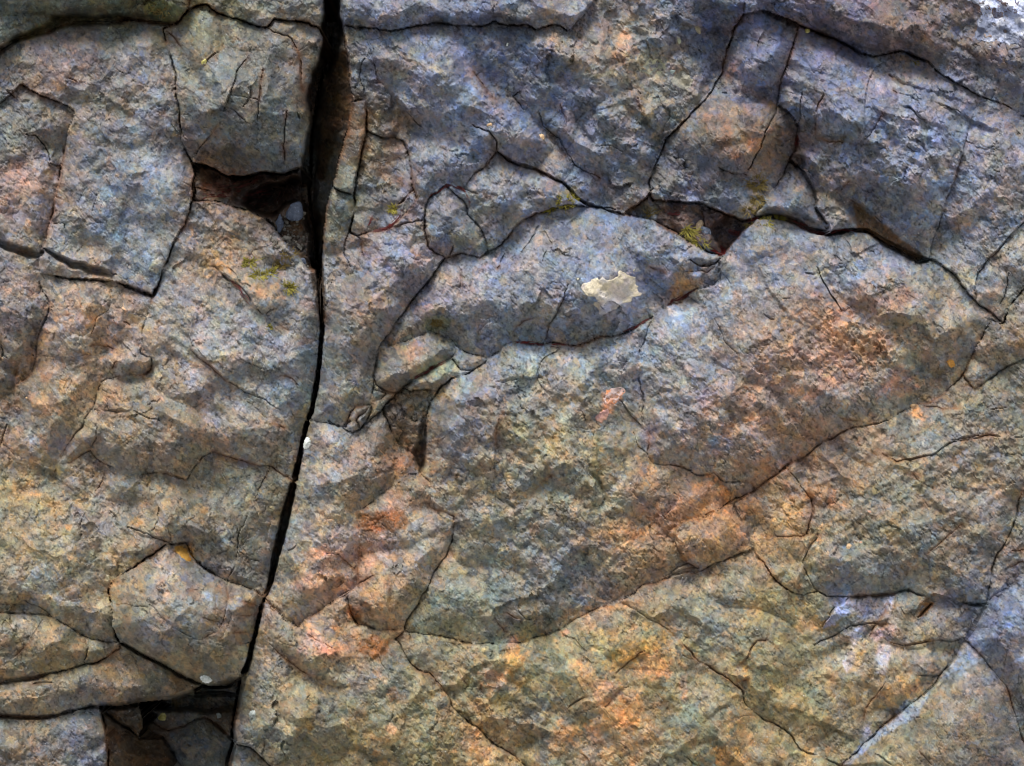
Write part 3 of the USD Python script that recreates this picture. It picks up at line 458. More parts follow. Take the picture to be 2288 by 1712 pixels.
# the big swells and hollows of the face: (tile, x, y, half width, half height, turn, mm, held inside its own block?)
FORM = [
 ('C1', 1150, 690, 400, 290, 14, 80, 1), ('C1', 1000, 1090, 380, 90, 22, -34, 0), ('C1', 250, 880, 300, 120, 8, 22, 1), ('C1', 250, 1560, 330, 170, 0, 24, 1), ('C1', 350, 1170, 330, 90, -6, 18, 1),
 ('C3', 1800, 1480, 520, 250, -50, 60, 1), ('C3', 2150, 850, 260, 420, 10, 44, 1),
 ('B2', 1300, 250, 680, 240, -8, 50, 1), ('B2', 2000, 150, 150, 140, 0, -20, 0), ('B2', 1200, 1100, 640, 620, 0, 36, 1), ('B2', 1750, 800, 130, 330, -8, -16, 0), ('B2', 1500, 720, 260, 120, 0, 12, 1), ('B2', 1150, 1430, 200, 150, 0, -14, 0), ('B2', 800, 1000, 160, 260, 0, 16, 1),
 ('B3', 850, 560, 800, 520, -22, 34, 1), ('B3', 560, 300, 180, 260, 20, 14, 1), ('B3', 1090, 280, 60, 200, -25, -16, 0), ('B3', 1330, 170, 170, 120, 10, 14, 1), ('B3', 1250, 620, 220, 160, -20, -12, 0), ('B3', 700, 1000, 260, 160, 0, 12, 1), ('B3', 1500, 500, 260, 200, 0, 14, 1),
 ('B2', 130, 450, 130, 380, 8, 34, 1), ('B2', 470, 330, 60, 330, 35, -20, 0), ('B2', 150, 1350, 190, 230, 20, 32, 1), ('B2', 470, 1260, 110, 140, 10, -30, 0), ('B2', 520, 690, 200, 90, -20, 20, 1), ('B2', 620, 810, 180, 60, -25, 14, 1), ('B2', 620, 500, 200, 70, -10, -12, 0),
 ('C1', 2000, 480, 180, 260, 10, 26, 1), ('C2', 250, 640, 170, 160, 20, 34, 1), ('C2', 500, 300, 170, 200, 0, 16, 1), ('C1', 1730, 1400, 180, 260, -20, 30, 1), ('C1', 1900, 900, 160, 90, 25, 16, 1), ('C1', 1850, 1080, 230, 50, 28, -18, 0), ('C1', 2000, 1350, 160, 120, 30, 16, 1),
 ('A2', 520, 420, 240, 130, 30, 26, 1), ('A2', 800, 640, 420, 120, 40, 34, 1), ('A2', 1120, 600, 260, 60, 46, -26, 0), ('A2', 1750, 620, 420, 170, 35, 34, 1), ('A2', 1450, 900, 330, 60, 50, -20, 0), ('A2', 1650, 1080, 260, 60, 15, -16, 0), ('A2', 1250, 300, 420, 120, 10, 16, 1), ('A2', 480, 780, 110, 50, 40, -18, 0), ('A2', 2000, 600, 80, 330, -8, -24, 0), ('A3', 300, 270, 110, 110, 0, -30, 0), ('A2', 700, 1020, 200, 130, 0, 20, 1), ('A2', 1150, 1180, 260, 120, 10, 26, 1), ('A2', 740, 1380, 170, 160, 0, 26, 1), ('A2', 350, 1000, 110, 200, 0, -18, 0), ('A2', 500, 60, 380, 60, 0, 20, 1), ('A2', 1050, 60, 330, 60, 0, 18, 1),
 ('A3', 600, 380, 130, 150, 0, 34, 1), ('A3', 600, 600, 150, 60, 10, -26, 0), ('A3', 300, 820, 230, 200, -30, 32, 1), ('A3', 380, 1120, 260, 80, 10, -28, 0), ('A3', 250, 1080, 120, 110, 0, 14, 1), ('A3', 830, 930, 150, 170, 0, -44, 0), ('A3', 740, 640, 70, 120, 0, 14, 1),
 ('A3', 1350, 700, 480, 260, 28, 46, 1), ('A3', 1300, 1330, 420, 100, 24, -44, 0), ('A3', 1060, 720, 130, 110, 0, 24, 1), ('A3', 1000, 930, 110, 60, 10, 16, 1), ('A3', 1550, 1050, 330, 160, 30, 18, 1), ('A3', 1050, 1100, 190, 110, 30, 18, 1), ('A3', 1250, 1180, 120, 50, 30, -16, 0), ('A3', 720, 1240, 170, 90, 15, 24, 1), ('A3', 1300, 120, 480, 110, 20, 34, 1), ('A3', 1250, 320, 330, 40, 20, -20, 0), ('A3', 1950, 1150, 220, 260, 0, 18, 1), ('A3', 1700, 330, 260, 60, 24, -12, 0), ('A3', 560, 60, 200, 100, 20, 14, 1), ('A3', 300, 140, 170, 60, 12, -22, 0),
 ('A1', 650, 650, 420, 460, 0, 22, 1), ('A1', 480, 1550, 230, 70, 10, -16, 0), ('A1', 1450, 480, 300, 300, 0, 32, 1), ('A1', 1550, 1010, 360, 70, 4, -34, 0), ('A1', 1110, 330, 50, 170, -20, -14, 0), ('A1', 250, 1150, 130, 230, 0, 18, 1), ('A1', 350, 940, 70, 90, 0, -16, 0), ('A1', 1700, 120, 230, 50, 0, 14, 1),
 ('B1', 1400, 600, 480, 300, 25, 22, 1), ('B1', 1620, 280, 110, 80, 25, 22, 1), ('B1', 820, 715, 130, 60, 0, 26, 1), ('B1', 850, 860, 240, 90, 0, 14, 1), ('B1', 850, 1150, 320, 150, 8, 24, 1), ('B1', 400, 600, 150, 400, 14, 24, 1), ('B1', 400, 1100, 200, 200, 30, 16, 1), ('B1', 1350, 1130, 330, 110, 12, 16, 1), ('B1', 1420, 1480, 300, 160, 0, -12, 0), ('B1', 700, 1350, 240, 60, 20, -16, 0), ('B1', 150, 450, 110, 200, 8, 18, 1), ('B1', 1100, 1430, 140, 60, 15, -12, 0), ('B1', 1800, 1250, 90, 330, 12, -14, 0),
 ('C1', 880, 260, 160, 80, 30, 24, 1), ('C1', 1230, 330, 70, 150, -30, -20, 0), ('C1', 1400, 280, 90, 170, -30, 16, 1), ('C1', 300, 500, 260, 200, 30, 18, 1), ('C1', 500, 250, 160, 170, 0, 12, 1), ('C1', 250, 690, 230, 30, 12, -12, 0), ('C1', 1100, 100, 60, 130, 0, 14, 1), ('C1', 850, 120, 110, 90, 0, -12, 0),
 ('C3', 1250, 700, 280, 90, -25, -18, 0), ('C3', 1150, 820, 260, 30, -24, 12, 0), ('C3', 1750, 780, 130, 100, 0, 14, 1), ('C3', 600, 750, 260, 220, 0, 22, 1), ('C3', 1500, 980, 260, 110, -10, 16, 1), ('C3', 1300, 250, 420, 170, -22, 22, 1), ('C3', 1800, 330, 280, 190, -20, 20, 1), ('C3', 250, 1450, 260, 110, -30, 18, 1), ('C3', 950, 1350, 230, 170, 10, 16, 1), ('C3', 250, 620, 200, 150, 0, 16, 1),
 ('C2', 1300, 1000, 330, 130, -10, 22, 1), ('C2', 1500, 1150, 200, 90, -35, 14, 1), ('C2', 1150, 1450, 220, 130, 0, -14, 0), ('C2', 1800, 1250, 230, 200, 0, 14, 1), ('C2', 500, 1400, 330, 230, 20, 26, 1), ('C2', 1100, 500, 260, 130, 0, -16, 0), ('C2', 900, 650, 250, 120, 10, 12, 1),
]
for t, px, py, a, b, ang, mm, held in FORM:
    x0, y0 = pic(t, px, py); a *= 0.3625; b *= 0.3625; ca, sa = math.cos(math.radians(ang)), math.sin(math.radians(ang)); m = 2.6 * max(a, b)
    j0, j1 = np.searchsorted(gx, [x0 - m, x0 + m]); i0, i1 = np.searchsorted(gy, [y0 - m, y0 + m])
    if j1 - j0 < 2 or i1 - i0 < 2: continue
    xs, ys = X[i0:i1, j0:j1] - x0 + 10 * vnoise(X[i0:i1, j0:j1], Y[i0:i1, j0:j1], 45, 55), Y[i0:i1, j0:j1] - y0 + 10 * vnoise(X[i0:i1, j0:j1], Y[i0:i1, j0:j1], 45, 56)
    r2 = ((xs * ca + ys * sa) / a) ** 2 + ((-xs * sa + ys * ca) / b) ** 2
    g = 1.45 * mm * np.exp(-0.5 * r2 ** 1.25)
    if held:
        ci, cj = ij(x0, y0); g = g * (0.3 + 0.7 * smooth01(0, min(60, 0.8 * min(a, b)), dT[i0:i1, j0:j1])) * (own[i0:i1, j0:j1] == own[min(max(ci, 0), NY - 1), min(max(cj, 0), NX - 1)])
    H[i0:i1, j0:j1] += g

# ledges inside blocks: (tile, points, mm below/left of the line, mm above/right of it, reach mm)
LEDGE = [
 ('B1', '1975,250 1985,520 1970,700 1950,850 1920,1000 1885,1100 1865,1200 1845,1290 1822,1400 1795,1510', -26, 2, 26), ('C1', '1795,-24 1757,120 1722,280 1692,400 1665,520 1640,610', -30, 2, 34), ('C1', '1640,610 1610,680 1585,780 1555,900 1535,1000', -34, 0, 40), ('A1', '2000,200 1935,450 1900,640 1915,700 1890,850 1870,1000', -20, 0, 26),
 ('A3', '500,20 480,80 410,190 370,340 280,570 200,660 120,740 0,850', -26, -16, 55), ('A3', '0,850 -40,950 -80,1060 -110,1200', -20, -14, 50), ('A3', '800,240 720,480 690,690 800,860 765,985 690,1120 540,1330', -12, -18, 45),
 ('A3', '460,560 560,600 660,580', -8, 4, 30), ('A3', '830,560 820,780', -14, -10, 24), ('A3', '930,640 925,860', -8, 8, 30), ('B2', '340,540 420,420 520,300 620,180 690,70', -10, -10, 40), ('A2', '1640,1290 1900,1200 2060,1100', -14, -14, 60),
 ('A2', '800,380 870,470 950,570 1050,660 1110,720 1180,780 1230,850', 9, -15, 55), ('A2', '1270,690 1300,780 1400,850 1430,930 1480,1010 1560,1060 1650,1100', -10, 7, 45),
 ('A2', '340,560 420,650 480,740 560,800 620,860', -9, 7, 30), ('A2', '1860,560 1900,680 1960,800 2040,860', -8, 6, 60), ('A2', '900,50 1100,110 1300,190', -8, 5, 40),
 ('A2', '860,770 960,810 1010,930 1080,990 1150,1020 1250,1042 1340,1090 1420,1130 1500,1220', -8, 9, 40),
 ('A3', '460,330 480,470 560,535 640,545 700,530', -16, 12, 30), ('A3', '1020,880 1090,890', -8, 8, 24), ('A3', '320,1030 400,1075 500,1090', -10, 8, 26), ('A3', '0,60 100,130 250,180 400,180', -12, 8, 60),
 ('A3', '1400,630 1500,660 1560,720 1620,750 1750,800', -8, 6, 30), ('A3', '1610,610 1720,660 1820,700 1900,750 2100,830', -9, 6, 30), ('A3', '1130,1220 1250,1300 1330,1370', -14, 10, 30), ('A3', '1300,400 1450,500 1700,580 1900,640', -6, 5, 24),
 ('A3', '950,30 1100,120 1250,150 1400,200', -8, 6, 30), ('A3', '1050,230 1200,290 1350,330', -8, 8, 24),
 ('A1', '0,60 300,90 600,105 900,100 1080,130', -14, 6, 26), ('A1', '290,940 310,1010 360,1040', -12, 8, 20), ('A1', '320,1560 420,1610 520,1640 600,1655 730,1700', -16, 4, 22),
 ('B1', '300,385 240,500 212,690', -8, 6, 40), ('B1', '130,670 95,850 40,1100', -12, 6, 30), ('B1', '690,800 780,790 850,795 920,770', -12, 10, 26), ('B1', '580,990 720,1010 820,1005 980,1065', 3, -6, 40),
 ('B1', '555,1245 640,1325 740,1375 830,1400', -14, 8, 34), ('B1', '880,1290 940,1350 1080,1402 1150,1420', -12, 8, 30), ('B1', '1245,1282 1320,1258 1500,1305 1660,1335', -10, 6, 30), ('B1', '1050,540 1200,650 1400,815 1600,920', -7, 6, 30),
 ('B1', '1400,640 1600,730 1790,800 1840,845', -5, 6, 30), ('B1', '1300,90 1480,240 1570,360 1640,405 1690,370', -12, 8, 34),
 ('B1', '630,820 590,950 575,985', -6, 8, 24), ('B1', '830,800 860,900 870,960', -6, 8, 24), ('B1', '1280,880 1330,1000 1380,1120', -7, 6, 26),
 ('C1', '780,180 930,240 1050,290', -9, 7, 26), ('C1', '1130,150 1200,260 1290,420 1390,470', -10, 6, 30), ('C1', '620,180 640,330 640,470', -10, 6, 30), ('C1', '0,660 150,640 250,690 320,715', -12, 6, 26),
 ('C1', '960,700 1080,800 1250,880', -4, 4, 24), ('C1', '1420,800 1560,790', -7, 5, 20), ('C1', '1420,870 1550,860', -9, 4, 20), ('C1', '400,150 440,60 460,10', -6, 6, 20),
 ('C1', '1680,900 1850,1050 2000,1130 2207,1180', -10, 9, 44), ('C1', '1750,1280 1830,1400 1950,1520 2200,1600', -9, 9, 44),
 ('C1', '1080,60 1110,150', 6, -6, 18), ('C1', '1230,80 1260,180 1310,260', 8, -8, 24), ('C1', '860,30 830,110', -6, 6, 20), ('C1', '380,0 430,90 440,160', 6, -6, 22),
 ('B2', '1760,930 1900,1090 1950,1180', -6, 6, 34), ('B2', '1040,1000 1005,1150 1000,1380', 5, -6, 40), ('B2', '960,1420 1010,1530 1110,1580 1200,1560', -7, 6, 40), ('B2', '1060,1380 1200,1440 1350,1380', -5, 5, 34), ('B2', '1290,690 1275,800 1350,900', -4, 5, 40), ('B2', '1000,815 1150,800 1280,802', -4, 5, 30),
 ('B2', '1130,480 1260,420 1400,480 1600,470 1800,440', -6, 6, 30), ('B2', '680,300 720,420 740,540', -6, 5, 30),
 ('B3', '930,110 1000,260 1085,390', 12, -10, 44), ('B3', '1330,1260 1420,1312 1550,1290 1750,1200 2000,1150 2200,1160', 5, -8, 44), ('B3', '260,560 300,680 420,760', -7, 7, 40), ('B3', '160,160 240,330 180,460', 6, -5, 34),
 ('B3', '560,60 640,260 760,420 900,500', -6, 5, 50), ('B3', '1480,200 1340,260 1200,330', 4, -4, 40), ('C3', '1310,185 1450,170 1700,120 1900,40', 6, -6, 34), ('C3', '1050,360 1300,300 1500,200', 4, -4, 30), ('C3', '1330,460 1500,370 1700,420 1900,520', -6, 6, 40),
 ('C3', '910,912 1140,792 1290,772 1480,790', -8, 9, 40), ('C3', '960,800 1040,680 1130,615', 8, -12, 40), ('C3', '440,1045 560,890 620,880', 7, -6, 26), ('C3', '440,1140 520,1115', -9, 6, 24), ('C3', '1100,1020 1230,860 1360,690', 5, -7, 26), ('C3', '1230,1310 1380,1100 1400,900', 7, -7, 30), ('C3', '760,440 620,520', 4, -5, 30),
 ('C3', '1480,1200 1620,1092 1690,1098', -12, 8, 26), ('C3', '240,1385 320,1310 420,1280', -8, 7, 26), ('C3', '200,1500 300,1560 330,1440', 6, -6, 30), ('C3', '900,1350 1200,1520', -7, 7, 40),
 ('C2', '1440,1310 1590,1220', 8, -10, 34), ('C2', '1620,1290 1760,1180 1830,1165', -9, 9, 34), ('C2', '1740,1085 1830,1000 1990,940', -7, 7, 30), ('C2', '1340,1310 1220,1440 1330,1560 1500,1600', -8, 7, 40), ('C2', '1190,980 1180,1130 1200,1280', -5, 5, 34),
 ('C2', '110,590 250,700 300,800', -6, 10, 34), ('C2', '1100,430 1200,500 1280,540', -5, 4, 30), ('C2', '0,1500 200,1560 450,1640', -7, 7, 44), ('C2', '180,900 300,960 180,1050', 5, -5, 34),
 ('C2', '660,870 840,950 1100,940 1280,890', -6, 2, 30), ('C2', '880,1140 940,1220 1010,1300', -5, 5, 30), ('C2', '360,470 350,640 330,760', 4, -5, 30), ('C2', '2207,400 2080,450 2000,500', -6, 7, 26),
]
for i, (t, s, lo, hi, reach) in enumerate(LEDGE):
    P = wiggle(parse(t, s, 1), 2.2, 700 + i)
    j0, j1 = np.searchsorted(gx, [P[:, 0].min() - 3 * reach, P[:, 0].max() + 3 * reach]); i0, i1 = np.searchsorted(gy, [P[:, 1].min() - 3 * reach, P[:, 1].max() + 3 * reach])
    xs, ys = X[i0:i1, j0:j1], Y[i0:i1, j0:j1]
    d, q = cKDTree(P[:, :2]).query(np.stack([xs.ravel(), ys.ravel()], 1), workers=4); q = q.reshape(xs.shape); d = d.reshape(xs.shape)
    T = np.gradient(P[:, :2], axis=0); T = ndimage.gaussian_filter1d(T, 6, axis=0, mode='nearest'); T /= np.linalg.norm(T, axis=1, keepdims=True) + 1e-9
    if t in ('A2', 'A3'): lo, hi = lo * 1.5, hi * 1.5
    sd = T[q, 0] * (ys - P[q, 1]) - T[q, 1] * (xs - P[q, 0])
    u = q / (len(P) - 1.0); ends = smooth01(0, 0.3, np.minimum(u, 1 - u))
    side = 0.5 + 0.5 * np.tanh(sd / 2.6)
    home = own[min(max(ij(P[len(P) // 2, 0], P[len(P) // 2, 1])[0], 0), NY - 1), min(max(ij(P[len(P) // 2, 0], P[len(P) // 2, 1])[1], 0), NX - 1)]
    H[i0:i1, j0:j1] += (lo * side + hi * (1 - side)) * np.exp(-d / reach) * ends

# pits and crumbling in places (x, y, radius, depth) on the face
PIT = [('B3', 1150, 640, 260, 7), ('B3', 1290, 600, 80, 8), ('B3', 1150, 1180, 120, 7), ('B3', 820, 660, 60, 9), ('C3', 50, 200, 90, 5), ('B2', 480, 950, 110, 8), ('B2', 650, 400, 110, 4), ('A2', 1500, 1050, 160, 3), ('A3', 1080, 1000, 160, 5), ('B2', 300, 1350, 200, 3), ('B3', 900, 1350, 100, 5)]
pn = fbm(X, Y, 9.5, 30, 2, 0.5)
for t, px, py, r, dep in PIT:
    x0, y0 = pic(t, px, py); r *= 0.3625
    m = np.exp(-((X - x0) ** 2 + (Y - y0) ** 2) / r ** 2)
    H -= dep * m * smooth01(0.12, 0.5, pn)
H -= 1.0 * smooth01(0.45, 0.62, fbm(X, Y, 12, 33, 2)) * rough       # scattered small chips out of the surface

H -= 2.2 * smooth01(0.46, 0.66, fbm(X, Y, 6.5, 43, 2, .5, 35, 1.8)) * np.clip(rough, 0.4, 1.4) * (0.3 + 0.7 * patchy)

# hair-fine fractures that come and go over the whole face
crease = np.zeros_like(X)
for sc, sd_, ang, st_, dep in ((34, 140, 32, 2.2, 3.0), (21, 143, -35, 1.8, 2.4), (15, 146, 70, 1.6, 1.8)):
    n = vnoise(X, Y, sc, sd_, ang, st_) + 0.35 * vnoise(X, Y, sc * 0.35, sd_ + 1)
    c = np.exp(-(n / (1.5 / sc)) ** 2) * smooth01(0.05, 0.5, fbm(X, Y, 75, sd_ + 2, 3)); H -= (dep * c).astype(np.float32); crease = np.maximum(crease, c)

# rubble: rounded stones stuck together
RUB = [k for k, b in enumerate(BL) if b[10] == 'rubble'][0]
selr = own == RUB
r_ = np.random.default_rng(77); bx0, bx1, by0, by1 = X[selr].min(), X[selr].max(), Y[selr].min(), Y[selr].max()
rp = r_.uniform([bx0, by0], [bx1, by1], (int((bx1 - bx0) * (by1 - by0) / 210), 2)); rr = r_.uniform(7, 15, len(rp))
dd, qq = cKDTree(rp).query(np.stack([X[selr], Y[selr]], 1))
H[selr] += 13 * np.sqrt(np.clip(1 - (dd / rr[qq]) ** 2, 0, 1)) + r_.uniform(-9, 9, len(rp))[qq] - 6

# cut the cracks in
wT = np.where(tw < 8, tw * (0.48 + 0.14 * smooth01(3.2, 4.2, tw)), tw * 0.9)
hw = wT[qT] * 0.5
thin = smooth01(1.1, 2.4, tw[qT]) + (1 - smooth01(1.1, 2.4, tw[qT])) * smooth01(-0.45, 0.1, vnoise(X, Y, 45, 39))
thin = thin * (0.08 + 0.92 * smooth01(0.5, 1.2, tw[qT]))
open_w = (1 - smooth01(hw * 0.45, hw + 1.0, dT + 0.5 * vnoise(X, Y, 5, 36))) * thin
wide_gap = smooth01(7, 11, tw[qT])
H -= (np.where(tw[qT] < 7, 0.7, 1.0) * td[qT] * open_w * (wide_gap + (1 - wide_gap) * smooth01(-1.15, 0.2, vnoise(X, Y, 30, 35)))).astype(np.float32)
# one lip of a hairline crack stands a little proud of the other
hT = np.vstack([np.gradient(l[0][:, :2], axis=0) for l in hl]); hT /= np.linalg.norm(hT, axis=1, keepdims=True) + 1e-9
hs = np.concatenate([np.random.default_rng(5000 + i).choice([-1, 1]) * min(0.22 * l[1], 3.6) * smooth01(0, 0.3, np.minimum(np.linspace(0, 1, len(l[0])), np.linspace(1, 0, len(l[0])))) for i, l in enumerate(hl)])
sdh = hT[qH, 0] * (Y - ht[qH, 1]) - hT[qH, 1] * (X - ht[qH, 0])
H += (hs[qH] * np.tanh(sdh / 1.5) * np.exp(-dH / 16) * (dH < 59)).astype(np.float32)
hwh = ht[qH, 2] * 0.27 * (1 + 0.5 * vnoise(X, Y, 22, 37))
open_h = (1 - smooth01(hwh * 0.35, hwh + 1.0, dH)) * smooth01(-0.8, -0.1, vnoise(X, Y, 38, 38))
H -= (hd[qH] * open_h).astype(np.float32) + 1.2 * np.exp(-dH / 6).astype(np.float32) * (dH < 59)

# hollows that run back into the cliff: (tile, outline, floor mm)
HOLLOW = [
 ('A1', '2012,-240 2090,-240 2090,-20 2100,160 2088,300 2035,420 1992,560 1965,700 1952,850 1958,1000 1950,1100 1945,1200 1960,1330 1985,1655 1915,1655 1900,1450 1860,1300 1840,1200 1850,1080 1865,1000 1880,900 1900,800 1912,700 1897,620 1905,560 1940,430 1985,280 1998,100', -430),
 ('A1', '1520,1190 1620,1150 1720,1125 1830,1100 1900,1150 1900,1250 1830,1250 1760,1265 1700,1330 1640,1330 1560,1300 1480,1255', -400),
 ('A1', '1680,1350 1760,1262 1900,1248 1960,1350 1985,1655 1900,1655 1830,1560 1740,1450', -150),
 ('A1', '-100,330 0,290 130,212 240,180 330,140 330,100 450,96 600,100 750,100 900,104 1000,118 1080,140 1080,160 900,143 800,126 700,148 480,153 370,168 300,203 130,243 0,330 -100,380', -70),
 ('A3', '1130,1240 1200,1275 1300,1345 1400,1430 1510,1520 1620,1592 1540,1605 1430,1545 1340,1492 1250,1425 1180,1400 1150,1330', -62),
 ('A3', '555,1335 640,1305 740,1315 850,1345 960,1385 1020,1432 900,1425 800,1380 700,1352 620,1352', -66), ('A3', '380,1330 480,1372 548,1362 470,1430 405,1500 362,1556 310,1490 270,1400', -120), ('A1', '265,1535 330,1560 420,1605 520,1635 610,1650 720,1690 640,1700 520,1668 420,1640 330,1592', -52),
 ('A3', '785,965 850,968 852,1010 830,1040 790,1035 770,1000', -110),
 ('A2', '1930,1240 1990,1200 2030,1230 1990,1290 1900,1300', -60),
 ('C1', '880,1275 960,1262 1050,1248 1220,1190 1330,1165 1480,1110 1480,1250 1440,1310 1300,1318 1000,1300 900,1300', -470),
 ('B2', '580,1040 552,1150 566,1240 556,1350 528,1340 515,1275 488,1240 530,1190 546,1110', -120),
]
def inside(P, xs, ys):
    out = np.zeros(xs.shape, bool); n = len(P)
    for k in range(n):
        (x0, y0), (x1, y1) = P[k], P[(k + 1) % n]
        if y0 == y1: continue
        c = ((ys < y0) != (ys < y1)) & (xs < (x1 - x0) * (ys - y0) / (y1 - y0) + x0); out ^= c
    return out
wxx = X + 2.4 * vnoise(X, Y, 16, 50) + 1.2 * vnoise(X, Y, 6, 51); wyy = Y + 2.4 * vnoise(X, Y, 16, 52) + 1.2 * vnoise(X, Y, 6, 53)
floor_n = 34 * fbm(X, Y, 46, 54, 5, .6)
for t, s, fl in HOLLOW:
    P = parse(t, s, 0)[:, :2]
    m = ndimage.gaussian_filter(inside(P, wxx, wyy).astype(np.float32), 5.0 if fl in (-62, -66) else 4.0 if fl < -9000 else 2.6 if fl < -150 else 2.0)
    m = smooth01(0.04, 0.96, m)
    H = np.where(m > 0, np.minimum(H, H * (1 - m) + (np.maximum(fl, -130) * 0 + fl + floor_n * min(1, -fl / 150)) * m), H).astype(np.float32)

# ------------------------------------------------------------------ from survey millimetres to the face (seen from 3.4 m, so deeper spots lie a little nearer the middle of the sheet)
def face(x, y, h):
    w = np.asarray(h) * 1e-3; k = 1 - w / DIST
    return np.stack([(np.asarray(x) - 1144) * 1e-3 * k, (856 - np.asarray(y)) * 1e-3 * k, w], -1)
POS = face(X, Y, H)
du = np.gradient(POS, axis=1); dv = -np.gradient(POS, axis=0)
NRM = np.cross(du, dv); NRM /= np.linalg.norm(NRM, axis=-1, keepdims=True) + 1e-12
def height(x, y): return float(ndimage.map_coordinates(H, [[(y - gy[0]) / STEP], [(x - gx[0]) / STEP]], order=1, mode='nearest')[0])
Hs = ndimage.gaussian_filter(H, 3.0)
def height_s(x, y): return float(ndimage.map_coordinates(Hs, [[(y - gy[0]) / STEP], [(x - gx[0]) / STEP]], order=1, mode='nearest')[0])

